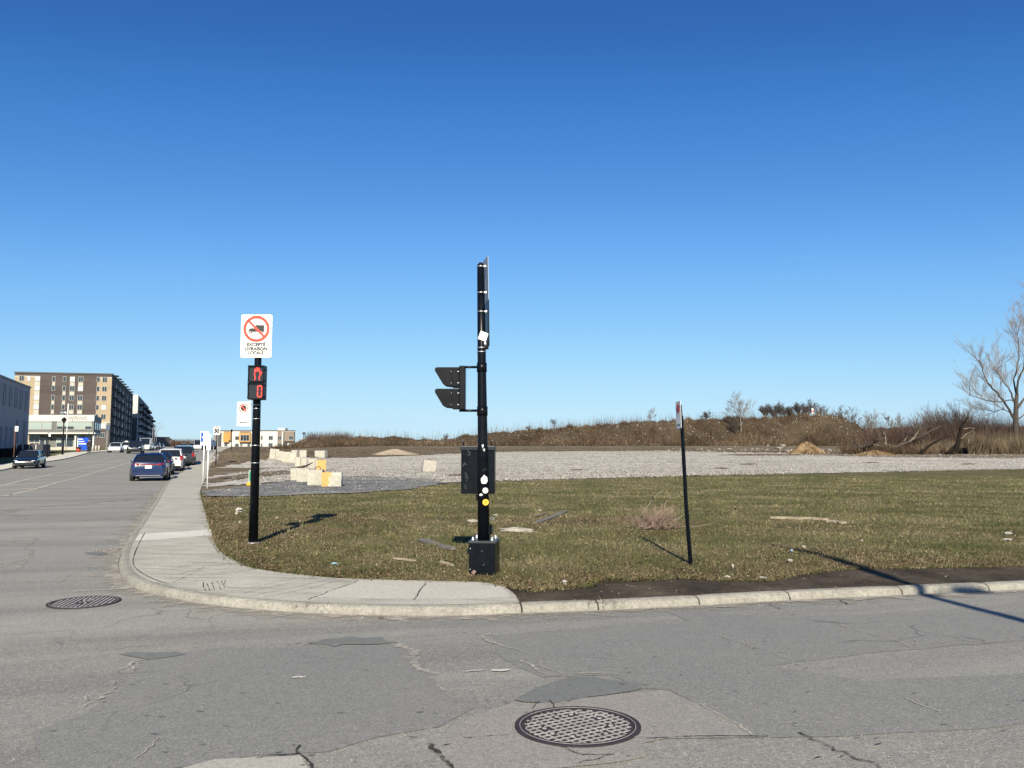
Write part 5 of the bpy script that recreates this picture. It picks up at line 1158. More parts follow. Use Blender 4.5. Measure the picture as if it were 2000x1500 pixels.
def tower(label, cx1, Yc_, top, t_len, front_px, mats, wins, z0=2.0, group=None):
    B = (xat(cx1, Yc_), Yc_); A = (xat(front_px, Yc_), Yc_); C = (B[0] - .41 * t_len, B[1] + t_len); D = (A[0] - .41 * t_len, A[1] + t_len)
    zt = zat(top, Yc_); root = empty('apartment_block', (B[0], B[1], z0), label=label, cat='apartment building', group=group)
    rb(root, block_prism(MB(), [A, B, C, D], z0, zt), 'walls', mats[0]); f = Face(A, B); s = Face(B, C)
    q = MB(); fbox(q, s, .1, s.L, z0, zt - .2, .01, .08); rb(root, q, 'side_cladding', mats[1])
    return root, f, s, zt
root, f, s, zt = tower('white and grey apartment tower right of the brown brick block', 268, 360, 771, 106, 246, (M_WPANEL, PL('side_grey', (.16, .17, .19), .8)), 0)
q = MB(); fbox(q, f, f.ux(259), f.L, 2, zat(816, 360), .01, .1); rb(root, q, 'grey_cladding', M_GPANEL)
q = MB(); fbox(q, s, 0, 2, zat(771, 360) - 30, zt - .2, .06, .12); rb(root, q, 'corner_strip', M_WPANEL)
for r_ in range(7):
    zc = zt - 2.2 - 3.3 * r_
    for px in (274, 278, 282, 286): rw(root, s, s.ux(px), zc - 1, 5, 2.0, M_FRD, M_BLIND_SKY if (px + r_) % 3 else M_GLASSB, 0, proud=.12)
    for px in (272, 279, 284.5, 288): u = s.ux(px); q = MB(); fbox(q, s, u - 4, u + 4, zc - 2.2, zc - 1.2, .08, 2.2); rb(root, q, 'balcony', M_BALC)
    q = MB(); u = f.ux(255); fbox(q, f, u - 1.2, u + .9, zc - 2.2, zc - 1.3, .08, 1.4); rb(root, q, 'balcony', M_GPANEL)
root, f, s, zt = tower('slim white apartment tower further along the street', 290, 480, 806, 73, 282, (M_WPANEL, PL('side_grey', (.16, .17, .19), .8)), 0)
for r_ in range(6):
    zc = zt - 2.5 - 3.2 * r_
    for px in (292, 295, 298): rw(root, s, s.ux(px), zc, 6, 1.8, M_FRD, M_GLASSB, 0, proud=.12)
    q = MB(); u = s.ux(296); fbox(q, s, u - 10, u + 10, zc - 1.6, zc - .8, .08, 2.4); rb(root, q, 'balcony', M_BALC)
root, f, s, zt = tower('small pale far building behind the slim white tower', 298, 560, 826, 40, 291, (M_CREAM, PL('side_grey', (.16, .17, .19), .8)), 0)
for r_ in range(4): rw(root, f, f.ux(295), zt - 2.5 - 3.4 * r_, 1.5, 1.8, M_FRD, M_GLASSB, 0)

# grey building at the left edge
B = (-70, 115); A = (-70 + .41 * 60, 55); root = empty('office_building', (-70, 115, .5), label='blue-grey two-storey building with tall narrow windows at the left edge', cat='building')
Cg = (B[0] - 25, B[1] + 3); Dg = (A[0] - 25, A[1] + 3); zt = zat(757, 115)
M_GB = PL('blue_grey_stucco', (.3, .305, .33), .85, scale=.5, grime=.1); rb(root, block_prism(MB(), [A, B, Cg, Dg], 0.2, zt), 'walls', M_GB); s = Face(A, B)
q = MB(); fbox(q, s, 0, s.L + .1, zt - .12, zt + .1, -.4, .12); rb(root, q, 'parapet', M_FRD)
M_WDK = PL('dark_recess', (.02, .026, .045), .4)
for px in (-6.5, 5.8, 17.5, 28.5, 39, 49.3): rw(root, s, s.ux(px), zat(777, 105) + .0, 1.0, 2.6, M_GB, M_WDK, 0, proud=.03)
for px in (2.8, 13.5, 23.2, 33.5, 48): rw(root, s, s.ux(px), 3.3 if px < 30 else 3.5, .8, 2.3 if px < 30 else 4.2, M_GB, M_WDK, 0, proud=.03)

# pavilion
Yp_ = 150; A = (xat(40, Yp_), Yp_); B = (xat(184, Yp_), Yp_); C = (B[0] - .41 * 12, B[1] + 12); D = (A[0] - 5, A[1] + 12); zp = 1.2
root = empty('glass_pavilion', (B[0], B[1], zp), label='two-storey glass and white pavilion in front of the brown apartment block', cat='building')
f = Face(A, B); s = Face(B, C); z = lambda py: zat(py, Yp_)
IN = [(A[0] + 1.5, A[1] + 1.6), (B[0] - 1.6, B[1] + 1.6), (C[0] - 1.2, C[1]), (D[0], D[1])]
rb(root, block_prism(MB(), [A, B, C, D], z(848), z(811)), 'upper_storey', M_GPANEL); rb(root, block_prism(MB(), IN, zp - 1, z(848) - .01), 'ground_floor_wall', M_GPANEL)
q = MB(); fbox(q, f, -.1, f.L + .12, z(823), z(810.5), .0, .18); rb(root, q, 'white_fascia', M_WPANEL)
q = MB(); fbox(q, f, -.1, f.L + .1, z(847.5), z(844.8), .0, .4); fbox(q, s, 0, s.L, z(847.5), z(844.8), .0, .3); rb(root, q, 'white_ledge', M_WPANEL)
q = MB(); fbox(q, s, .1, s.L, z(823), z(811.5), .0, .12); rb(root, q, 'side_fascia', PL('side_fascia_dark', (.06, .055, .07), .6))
for a, b_, mt in ((52, 61, 'c'), (62, 82, 'c'), (83.5, 102, 'c'), (113, 124, 'h'), (125.5, 146, 'h'), (147, 167, 'c'), (168, 180, 'h')):
    u0, u1 = f.ux(a), f.ux(b_); zz0, zz1 = z(838.5), z(824)
    rw(root, f, (u0 + u1) / 2, (zz0 + zz1) / 2, u1 - u0, zz1 - zz0, M_FRW, M_GLASSC if mt == 'c' else M_GLASSC, 0, proud=.04)
    if mt == 'h': q = MB(); fbox(q, f, u0, u1, zz0, zz0 + (zz1 - zz0) * .38, .07, .13); rb(root, q, 'dark_lower_pane', M_GLASSB)
for a, b_ in ((185, 188), (189, 192), (193, 196)): u0, u1 = s.ux(a), s.ux(b_); rw(root, s, (u0 + u1) / 2, (z(838.5) + z(824)) / 2, u1 - u0, z(824) - z(838.5), M_FRW, PL('blue_glass', (.16, .28, .38), .12, spec=.8), 0, proud=.04)
fi = Face(IN[0], IN[1])
for a, b_, y0, y1, m_ in ((60, 80, 864, 850, M_GLASSB), (62, 79, 873, 865, M_BALC), (81, 90, 874, 855.5, M_GLASSB), (92, 99, 874, 856, M_GLASSB), (113, 146, 873, 855, M_GLASSB), (114, 122, 864, 856, M_GLASSC), (100, 111, 853, 848.5, M_BALC), (147, 178, 873, 850, M_GLASSB)):
    u0, u1 = fi.ux(a), fi.ux(b_); rw(root, fi, (u0 + u1) / 2, (z(y0) + z(y1)) / 2, u1 - u0, z(y1) - z(y0), M_FRW, m_, 1 if b_ - a > 9 else 0, name='shop_window', proud=.03 + .03 * (y1 == 856))
q = MB()
for px in (148, 183): u = f.ux(px); fbox(q, f, u - .15, u + .15, zp - 1, z(848), -.5, -.2)
rb(root, q, 'columns', M_WPANEL)
q = MB(); fbox(q, f, f.ux(80), f.ux(185), z(879), z(873.5), 0, 1.6); rb(root, q, 'terrace', M_CREAM)
q = MB(); rr = random.Random(12); u = f.ux(130); P_ = []
for i in range(46): P_.append((f.ux(130) + i * (f.ux(171) - f.ux(130)) / 45, z(817) + .33 * math.sin(i * 1.25) * (1 if i % 7 else 1.6)))
def on_face(f, pts, w, out, m, par, name):
    q = MB(); 
    for (u0, z0), (u1, z1) in zip(pts[:-1], pts[1:]):
        a = Vector((*f.pt(u0, out), z0)); b_ = Vector((*f.pt(u1, out), z1)); q.tube([a, b_], w, 4, sm=False)
    return rb(par, q, name, m)
on_face(f, P_, .05, .2, PL('sign_grey', (.3, .28, .27), .6), root, 'script_sign')
q = MB(); fbox(q, f, f.ux(139), f.ux(152), z(814.2), z(813.6), .18, .22); rb(root, q, 'small_print', PL('sign_grey', (.3, .28, .27), .6))
q = MB(); q.tube([(*f.pt(f.ux(107), -2), z(812)), (*f.pt(f.ux(107), -2), z(804)), (*f.pt(f.ux(109), -2), z(803))], .12, 8); q.tube([(*f.pt(f.ux(111), -2), z(812)), (*f.pt(f.ux(111), -2), z(805)), (*f.pt(f.ux(116), -2), z(805)), (*f.pt(f.ux(120), -2), z(808))], .35, 8); rb(root, q, 'roof_ducts', M_STEEL)

# orange and white school
Ys = 330; A = (xat(431, Ys), Ys); B = (xat(577, Ys), Ys); root = empty('school_building', ((A[0] + B[0]) / 2, Ys, 2.3), label='low white two-storey building with orange window boxes beyond the brown field', cat='building')
f = Face(A, B); z = lambda py: zat(py, Ys); fp = [A, B, (B[0] - 9, Ys + 30), (A[0] - 14, Ys + 30)]
rb(root, block_prism(MB(), fp, 1, z(841.5)), 'walls', M_WPANEL); q = MB(); fbox(q, f, -.1, f.L + .1, z(841.8), z(840.4), -.4, .2); rb(root, q, 'parapet', M_FRD)
def fb(a, b_, y0, y1, d0, d1, name, m): q = MB(); fbox(q, f, f.ux(a), f.ux(b_), z(y0), z(y1), d0, d1); return rb(root, q, name, m)
M_OR = PL('orange_panel', (.42, .22, .05), .6, scale=.3, grime=.06); M_TAN2 = PL('taupe_panel', (.2, .155, .125), .7, scale=.3)
fb(438.8, 450, 845, 841.6, .05, .3, 'taupe_band', M_TAN2); fb(470, 490, 845, 841.6, .05, .3, 'taupe_band', M_TAN2)
fb(439, 450, 863.5, 845, .05, 1.2, 'orange_box', M_OR); fb(450, 453.4, 860, 843, .05, 1.25, 'orange_box', PL('orange_dark', (.45, .2, .05), .6)); fb(470, 492, 863.5, 845.5, .05, 1.2, 'orange_box', M_OR)
fb(428, 434, 874, 845, .05, .6, 'dark_bay', M_FRD); fb(428, 434, 847, 845, .1, .9, 'bay_trim', M_OR)
fb(543.5, 551, 874, 842, .05, .4, 'taupe_column', M_TAN2); fb(558, 577, 862, 843, .05, 1.2, 'taupe_upper_bay', M_TAN2); fb(556.5, 577, 873, 862, .05, .5, 'dark_entrance', PL('entrance_dark', (.04, .042, .05), .6)); fb(564, 566, 873, 865, .5, .8, 'entrance_pillar', M_WPANEL); fb(574, 576, 873, 865, .5, .8, 'entrance_pillar', M_WPANEL)
fb(538, 552, 841.5, 835.5, -8, -4, 'roof_box', M_WPANEL)
q = MB(); q.add([(*f.pt(f.ux(556), .4), z(874)), (*f.pt(f.ux(556), .4), z(843)), (*f.pt(f.ux(562), .45), z(858)), (*f.pt(f.ux(562), .45), z(874))], [(0, 1, 2, 3), (3, 2, 1, 0)]); 
fb(555.5, 558.5, 874, 843, .1, 1.0, 'dark_fin', PL('entrance_dark', (.04, .042, .05), .6))
for a, b_, y0, y1 in ((473, 490, 861, 849.5), (461, 468, 859, 852), (461, 468, 874, 866.5), (440, 446, 871, 866), (471, 475, 871, 866.5), (485, 490, 873, 866), (511, 514, 859, 851), (511, 514, 873, 866), (526, 534, 859, 851.5), (526, 534, 873, 865.5), (544.5, 551, 859, 851.5), (544.5, 551, 873, 865.5), (567, 575.5, 858.5, 851.5), (567, 573, 873, 866)):
    u0, u1 = f.ux(a), f.ux(b_); rw(root, f, (u0 + u1) / 2, (z(y0) + z(y1)) / 2, u1 - u0, z(y1) - z(y0), M_FRW, M_GLASSB, 2 if b_ - a > 10 else 1, proud=1.28 if (a == 473 or a == 567 and y0 < 862) else (.55 if a == 567 else .46 if 543 < a < 552 else .08))
# low shed
root = empty('shed', (xat(596, 300), 300, 2.4), label='low white shed between the school and the bare hills', cat='shed'); x0 = 0
w_ = 21 * 300 / F; hz = zat(864.5, 300) - 2.4
MB().box((0, 0, hz / 2 - .5), (w_, 5, hz + 1)).build('walls', M_WPANEL, root); MB().box((0, 0, hz + .1), (w_ + .6, 5.6, .2)).build('roof', M_CREAM, root); MB().box((.6, -2.53, hz * .45), (.5, .06, .9)).build('door', M_FRD, root); MB().box((-1.2, -2.53, hz * .6), (.5, .06, .5)).build('window', M_GLASSB, root)
# row houses far down the street
cols = [(.16, .12, .11), (.42, .36, .3), (.3, .12, .09), (.5, .47, .44), (.24, .1, .08), (.2, .15, .13)]
names = ['dark brown row house at the left end of the distant row', 'cream row house second in the distant row', 'red brick row house in the middle of the distant row', 'pale grey row house beside the red brick one', 'deep red row house near the right end of the distant row', 'small brown row house at the right end of the distant row']
for i, (px, top, Yh) in enumerate(((305, 854, 400), (311, 857, 430), (318, 860, 460), (324, 862, 490), (331, 865, 520), (337, 867.5, 550))):
    zt = zat(top, Yh); x = xat(px, Yh); w_ = 9.0 * Yh / F; hm = PL('house_wall_%d' % i, cols[i], .85, scale=.5); root = empty('row_house', (x, Yh, 1.6), label=names[i], cat='house', group='row houses far down the street', rot=(0, 0, -.2))
    h_ = zt - 1.6; MB().box((0, 5, h_ / 2), (w_, 10, h_)).build('walls', hm, root); MB().box((0, 5, h_ + .1), (w_ + .2, 10.2, .25)).build('roof', M_FRD, root)
    for sx in (-.22, .24): MB().box((sx * w_, -.03, h_ * .62), (.45, .1, .8)).build('window', M_FRW if i % 2 else M_GLASSB, root)
    MB().box((0, -.03, .8), (.5, .1, 1.6)).build('door', M_FRD, root)

# ---- left side street furniture
root = empty('street_lamp', tuple(GP(122, 888, .12)), label='black decorative street lamp with lantern in front of the glass pavilion', cat='street lamp'); p = root.location
hz = AT(122, 815, p.y).z - p.z; MB().tube([(0, 0, 0), (0, 0, 1.2), (0, 0, 1.25), (0, 0, hz - .7)], [.13, .12, .075, .055], 10).build('pole', M_BLACK2, root)
MB().tube([(0, 0, hz - .7), (0, 0, hz - .45), (0, 0, hz - .38)], [.09, .16, .3], 12).build('lantern', M_BLACK2, root); MB().tube([(0, 0, hz - .4), (0, 0, hz - .15), (0, 0, hz)], [.34, .22, .03], 12).build('lantern_hood', M_BLACK2, root)
def pole_px(name, px, y0, y1, r, m, label, cat, off=.12, sign=None):
    p = GP(px, y0, off); root = empty(name, tuple(p), label=label, cat=cat); hz = AT(px, y1, p.y).z - p.z; MB().cyl((0, 0, -.1), (0, 0, hz), r, n=10).build('pole', m, root)
    if sign: sign(root, p, hz)
    return root
pole_px('flag_pole', 129, 880, 788, .06, M_WHITE, 'thin white flag pole beside the black street lamp', 'flag pole')
def sg1(root, p, hz): k = p.y / F; MB().plate(4 * k, 7 * k, .02, -.06, -.05, 2.4 * k, hz - 4 * k).build('sign_panel', M_WHITE, root)
pole_px('sign_post', 93, 894, 845, .05, M_BLACK2, 'thin dark post with a pale sign at the left sidewalk edge', 'sign post', sign=sg1)
def sg2(root, p, hz): k = p.y / F; MB().plate(6.5 * k, 10 * k, .02, -.06, -.05, 3.4 * k, hz - 5.5 * k).build('sign_panel', M_WHITE, root)
pole_px('sign_post', 26.5, 902, 832, .06, PL('rusty_post', (.1, .045, .03), .8), 'dark post with a white sign before the blue-grey building', 'sign post', sign=sg2)
# blue sign board
p = GP(162, 882, .12); k = p.y / F; root = empty('sign_board', tuple(p), label='bright blue board with white lines of lettering beside the standing person', cat='sign board')
MB().box((0, .1, 9 * k + 6 * k), (20 * k, .25, 24 * k)).build('board', PL('board_blue', (.008, .07, .5), .45), root, bevel=.02)
MB().box((-10.6 * k, .1, 13 * k), (1.2 * k, .3, 28 * k)).build('side_post', M_WHITE, root)
for i, (w, yy, xo) in enumerate(((8, 24, -5), (11, 19.5, -3.5), (15, 15, -1.5))): MB().box((xo * k, -.04, yy * k), (w * k, .03, 1.7 * k)).build('lettering_line', M_WHITE, root)
# dark bin enclosure with red brick pier
p = GP(57, 892, .12); k = p.y / F; root = empty('bin_enclosure', tuple(p), label='dark panelled enclosure with white posts and a red brick pier', cat='enclosure', rot=(0, 0, .15))
MB().box((3 * k, 1, 12 * k), (42 * k, 2, 24 * k)).build('panels', PL('dark_panel', (.035, .035, .05), .7), root)
for x in (-23, -12, 0, 12): MB().box((x * k, -.06, 19 * k), (1.0 * k, .08, 9 * k)).build('white_post', M_WHITE, root)
MB().box((-27 * k, .5, 11 * k), (7 * k, 1.2, 22 * k)).build('brick_pier', PL('red_brick', (.25, .07, .05), .85), root)
p = GP(8, 893, .12); k = p.y / F; root = empty('hedge', tuple(p), label='dark clipped hedge below the blue-grey building', cat='hedge'); MB().box((0, 1, 8 * k), (40 * k, 1.6, 16 * k)).build('frame_box', PL('hedge_core', (.012, .014, .01), .9), root)
hb = NR.uniform(-1, 1, (2500, 3)) * [21 * k, .9, 8.5 * k] + [0, 1, 8.5 * k]; o = tri_soup('hedge_leaves', hb, NR.uniform(.05, .2, 2500), NR.uniform(.05, .1, 2500), 1.4, island('hedge_leaf', [(0, (.012, .016, .01)), (1, (.04, .05, .025))])); o.parent = root
p = GP(153, 883, .12); root = empty('planter', tuple(p), label='round red planter at the foot of the blue board', cat='planter'); MB().tube([(0, 0, 0), (0, 0, .35), (0, 0, .45)], [.2, .3, .3], 14).build('pot', PL('red_pot', (.4, .05, .03), .6), root); o = tri_soup('plant', NR.uniform(-.25, .25, (300, 3)) * [1, 1, .2] + [0, 0, .45], NR.uniform(.2, .5, 300), NR.uniform(.03, .06, 300), 1., M_BRUSH); o.parent = root
for i, px in enumerate((181, 187, 193)):
    p = GP(px, 882, .12); o = MB().tube([(0, 0, 0), (0, 0, .85), (0, 0, .95)], [.14, .14, .05], 10).build('bollard', M_CREAM, None, tuple(p)); tag(o, ['pale bollard nearest the standing person', 'middle pale bollard before the pavilion corner', 'pale bollard closest to the white hatchback'][i], 'bollard', 'bollards by the pavilion corner')
p = GP(209, 878, .12); root = empty('banner_post', tuple(p), label='tall grey banner post at the corner of the brown apartment block', cat='banner post'); hz = AT(209, 826, p.y).z - p.z; MB().box((0, 0, hz / 2), (.55, .3, hz)).build('column', M_GPANEL, root); MB().box((.1, -.2, hz * .82), (.8, .1, hz * .2)).build('banner', PL('banner_blue', (.06, .09, .16), .6), root)
# curved street lights
for i, (bx_, top, ax, Yl) in enumerate(((300, 827, 313, 165), (303.5, 832, 317.5, 190), (307, 836, 320, 215))):
    x = xat(bx_, Yl); z0 = g(x, Yl); zt = zat(top, Yl); xa = xat(ax, Yl) - x; h_ = zt - z0
    root = empty('street_light', (x, Yl, z0), label=['tallest-looking grey street light with arm, nearest of three', 'middle grey curved street light of the three', 'lowest-looking grey curved street light, farthest of three'][i], cat='street light', group='curved street lights along the street')
    MB().tube([(0, 0, 0), (0, 0, h_ * .8), (xa * .12, 0, h_ * .91), (xa * .35, 0, h_ * .98), (xa * .7, 0, h_)], [.12, .09, .08, .07, .06], 8).build('pole', M_ALU, root); MB().box((xa * .85, 0, h_ + .02), (abs(xa) * .35, .3, .12)).build('lamp_head', M_ALU, root)

# ------------------------------------------------------------------ trees
TM = [.22]
RAT = ((.65, 1.15), (.42, .7), (.4, .62), (.4, .6))
def grow(mbT, mbC, p, d, L, r, lvl, maxl, rr, spread, up, n_child, twig_r):
    steps = 5 if lvl < 2 else 3; P = [p]; q = p.copy(); dd = d.copy(); wv = .09 if lvl else .05
    for i in range(steps):
        dd = (dd + Vector((rr.gauss(0, wv), rr.gauss(0, wv), rr.gauss(0, .04) + up * .10))).normalized(); q = q + dd * L / steps; P.append(q.copy())
    r1 = max(r * .5, twig_r); rad = [r + (r1 - r) * i / steps for i in range(steps + 1)]
    (mbT if lvl < 2 else mbC).tube(P, rad, 7 if lvl == 0 else (5 if lvl < 2 else 3), cap=False)
    if lvl >= maxl: return
    for c in range(n_child[lvl]):
        t = rr.uniform(TM[0], 1); k = min(int(t * steps), steps - 1); b = P[k].lerp(P[k + 1], t * steps - k)
        a = rr.uniform(0, 6.28); s = Vector((math.cos(a), math.sin(a), 0)); s = (s - dd * s.dot(dd)); s = s.normalized() if s.length > .1 else Vector((1, 0, 0))
        an = spread * rr.uniform(.5, 1.3); nd = (dd * math.cos(an) + s * math.sin(an) + Vector((0, 0, up * .25))).normalized()
        grow(mbT, mbC, b, nd, L * rr.uniform(*RAT[lvl]) * (1.1 - .4 * t), max(r1 * rr.uniform(.5, .8), twig_r), lvl + 1, maxl, rr, spread, up, n_child, twig_r)
def tree(px, py, Y, top, seed, label, group=None, spread=.6, n_child=(8, 7, 6, 4), maxl=3, up=.5, r=None, mats=None, twig_r=.012, cat='tree', name='bare_tree', stems=1, zf=None, lean=(0, 0)):
    x = xat(px, Y); z0 = float(zf(x, Y)) if zf else g(x, Y) + .1; H = zat(top, Y) - z0; rr = random.Random(seed)
    root = empty(name, (x, Y, z0), label=label, cat=cat, group=group); T = MB(); C = MB()
    TM[0] = .22 if stems == 1 else .04
    for s in range(stems):
        a = rr.uniform(0, 6.28); tilt = (.25 + .35 * rr.random()) if stems > 1 else 0; d = Vector((math.cos(a) * tilt + lean[0], math.sin(a) * tilt + lean[1], 1)).normalized()
        spread_ = spread + .12
        grow(T, C, Vector((rr.uniform(-.3, .3) * (stems > 1), 0, -.1)), d, H * (.5 if stems == 1 else .6) * rr.uniform(.85, 1.1), r or H * .016, 0, maxl, rr, spread_, up, n_child, twig_r)
    zs = [v[2] for v in C.v]; k = H / max(max(zs), .1)                  # grown to the height it has
    for M_ in (T, C): M_.v = [(v[0] * (.5 + .5 * k), v[1] * (.5 + .5 * k), v[2] * k) for v in M_.v]
    T.build('trunk', (mats or (M_BARK, M_TWIG))[0], root); C.build('crown', (mats or (M_BARK, M_TWIG))[1], root); return root
G1 = 'bare trees along the berm'
BH = lambda x, y: berm_h(x, y)
tree(1447, 850, 158, 762, 3, 'tall pale bare tree standing on the berm slope right of the leaning sign post', G1, .62, (10, 8, 6, 4), 3, .6, mats=(M_BARKP, M_TWIGP), zf=BH, twig_r=.014)
tree(1438, 850, 157, 800, 61, 'dark bush at the foot of the tall pale bare tree', G1, .7, (8, 6, 5, 3), 3, .3, stems=3, zf=BH, twig_r=.014, name='bare_shrub', cat='shrub')
tree(1270, 830, 167, 794, 5, 'small pale tree on the berm crest left of the leaning sign post', G1, .55, (7, 6, 4, 3), 3, .4, mats=(M_BARKP, M_TWIGP), zf=BH, twig_r=.014)
tree(1378, 822, 167, 799, 7, 'low dark shrub on the crest right of the leaning sign post', G1, .8, (8, 7, 5, 3), 3, .2, stems=3, zf=BH, twig_r=.016, name='bare_shrub', cat='shrub')
tree(1083, 840, 167, 816, 9, 'small lone bare tree on the left part of the berm crest', G1, .7, (6, 6, 4, 3), 3, .3, zf=BH, twig_r=.014)
tree(1032, 846, 167, 831, 10, 'tiny dark shrub left of the small lone tree on the crest', G1, .8, (6, 6, 4, 3), 3, .2, stems=2, zf=BH, twig_r=.016, name='bare_shrub', cat='shrub')
tree(868, 858, 168, 846, 11, 'tiny dark shrub above the berm left of the central pole', G1, .8, (6, 6, 4, 3), 3, .2, stems=2, zf=BH, twig_r=.016, name='bare_shrub', cat='shrub')
tree(828, 862, 168, 849, 12, 'thin sapling on the far low hill left of the traffic signal', G1, .8, (5, 5, 3, 3), 3, .3, zf=BH, twig_r=.014)
for i, (px, top, sd_, lb) in enumerate(((1497, 787, 13, 'round dark thicket tree, first left on the hump of the berm'), (1512, 779, 14, 'tallest dark tree of the clump left of the hump'), (1530, 785, 15, 'bushy tree right of the tallest of the clump'), (1543, 792, 16, 'small bushy tree at the right of the clump'), (1560, 783, 17, 'spindly tree left of the red and white marker'), (1576, 778, 18, 'upright tree just left of the red and white marker'))):
    tree(px, 820, 168, top, sd_, lb, G1, .55, (8, 7, 6, 4), 3, .45, stems=4, zf=BH, twig_r=.015, mats=(M_BARK, PL('grey_twig', (.07, .06, .058), .95)))
for i, (px, top, sd_, Yt, lb, st) in enumerate(((1607, 788, 21, 175, 'thin tree just right of the red and white marker', 2), (1640, 788, 22, 175, 'wide thin tree over the right shoulder of the hump', 2), (1663, 790, 23, 175, 'slanting thin tree above the saddle of the berm', 1), (1672, 812, 24, 178, 'straight thin sapling in the saddle of the berm', 1), (1703, 796, 25, 160, 'small pale bushy tree right of the saddle', 3), (1743, 802, 26, 160, 'dark spreading small tree right of the pale bushy one', 1))):
    tree(px, 840, Yt, top, sd_, lb, G1, .55, (8, 6, 5, 3), 3, .45, stems=st, zf=BH, twig_r=.015, mats=(M_BARKP, M_TWIGP) if 'pale' in lb else None)
for i, (px, top, sd_, lb) in enumerate(((1800, 800, 31, 'left outer tree of the grey thicket on the right'), (1822, 782, 32, 'tall upright tree in the grey thicket'), (1846, 790, 33, 'leaning tree in the middle of the grey thicket'), (1868, 786, 34, 'tree of the grey thicket above the dark broken trunk'), (1888, 778, 35, 'right tree of the grey thicket under the big tree'), (1915, 792, 36, 'low tree under the big tree'), (1786, 812, 37, 'low leftmost shrub-like tree before the grey thicket'), (1834, 800, 38, 'short bushy tree between the upright and the leaning thicket trees'), (1856, 796, 39, 'twiggy tree just left of the dark broken trunk top'), (1900, 796, 40, 'slim tree between the right thicket tree and the low one'), (1940, 806, 41, 'low twiggy tree left of the big trunk'))):
    tree(px, 845, 128 + i, top, sd_, lb, 'trees of the grey thicket', .45, (8, 6, 4, 3), 3, .6, stems=3, twig_r=.011, mats=(M_BARK, PL('mauve_twig', (.13, .108, .104), .95)))
TM[0] = .22
# the big tree at the right edge
def big_tree():
    Y = 110; x0 = xat(1984, Y); z0 = g(x0, Y); root = empty('bare_tree', (x0, Y, z0), label='big bare tree with spreading forked limbs at the right edge', cat='tree'); o = Vector((x0, Y, z0)); T = MB(); C = MB(); rr = random.Random(77)
    def P(pts, dy): return [AT(a, b_, Y + dy * i / len(pts)) - o for i, (a, b_) in enumerate(pts)]
    T.tube(P([(1984, 880), (1984, 830), (1984, 800), (1986, 770)], 0), [.42, .34, .29, .22], 12)
    limbs = [([(1983, 822), (1965, 790), (1948, 768), (1936, 755), (1927, 743), (1918, 718), (1911, 704)], -3, .24), ([(1985, 800), (1978, 775), (1970, 758), (1955, 738), (1950, 720), (1958, 715)], 2, .2), ([(1986, 775), (1988, 750), (1994, 730), (2001, 705), (2006, 680), (2004, 650)], -2, .22), ([(1984, 790), (1975, 781), (1955, 785), (1930, 783), (1905, 775), (1892, 772)], -4, .13), ([(1986, 800), (2000, 778), (2016, 760), (2034, 730), (2045, 700)], 3, .24),
             ([(1986, 780), (1981, 750), (1985, 722), (1990, 690), (1988, 655), (1996, 615)], 4, .18), ([(1985, 822), (2004, 808), (2026, 800)], -1, .14), ([(2001, 705), (2012, 670), (2020, 630), (2024, 595)], 0, .14), ([(1984, 812), (1960, 800), (1940, 806), (1925, 812)], 3, .1)]
    for pts, dy, r in limbs:
        Q = P(pts, dy); n = len(Q); Q = [Vector(q) for q in catmull([tuple(q) for q in Q], 3)]; n = len(Q); Q = [q + Vector((rr.gauss(0, .06), rr.gauss(0, .06), 0)) * (0 < i_) for i_, q in enumerate(Q)]; T.tube(Q, [r * .72 * (1 - .75 * i / (n - 1)) for i in range(n)], 8)
        for k in range(22):
            t = rr.uniform(.25, 1) * (n - 1); i = min(int(t), n - 2); b_ = Q[i].lerp(Q[i + 1], t - i); d = (Q[i + 1] - Q[i]).normalized(); a = rr.uniform(0, 6.28); s = Vector((math.cos(a), math.sin(a), .3))
            nd = (d * .7 + s * .6 + Vector((0, 0, .35))).normalized(); grow(C, C, b_, nd, rr.uniform(1.6, 4.2), .03, 2, 4, rr, .5, .35, (0, 0, 5, 5, 3), .008)
    T.build('trunk', M_BARK, root); C.build('crown', PL('grey_pale_twig', (.25, .22, .205), .95), root)
big_tree()
# dark broken trunk and fallen trees
def deadtree(label, parts, Y, name='dead_tree', cat='fallen tree', group=None, twigs=0, seed=1):
    o0 = AT(*parts[0][0][0], Y); root = empty(name, tuple(o0), label=label, cat=cat, group=group); rr = random.Random(seed); C = MB()
    for pts, r0, r1, m, nm in parts:
        Q = [AT(a, b_, Y + rr.uniform(-.5, .5)) - o0 for a, b_ in pts]; n = len(Q); 
        R_ = catmull([tuple(q) for q in Q], 4); nn_ = len(R_); R_ = [Vector(q) + Vector((rr.gauss(0, .05), rr.gauss(0, .05), rr.gauss(0, .05))) for q in R_]
        MB().tube(R_, [.72 * (r0 + (r1 - r0) * i / (nn_ - 1)) * rr.uniform(.75, 1.15) for i in range(nn_)], 6).build(nm, m, root)
        for k in range(twigs):
            t = rr.uniform(.3, 1) * (n - 1); i = min(int(t), n - 2); b_ = Q[i].lerp(Q[i + 1], t - i); a = rr.uniform(0, 6.28); grow(C, C, b_, Vector((math.cos(a), math.sin(a) * .6, rr.uniform(0, 1))).normalized(), rr.uniform(.5, 1.4), .03, 2, 3, rr, .6, .2, (0, 0, 4), .015)
    if twigs: C.build('twigs', M_TWIG, root)
    return root
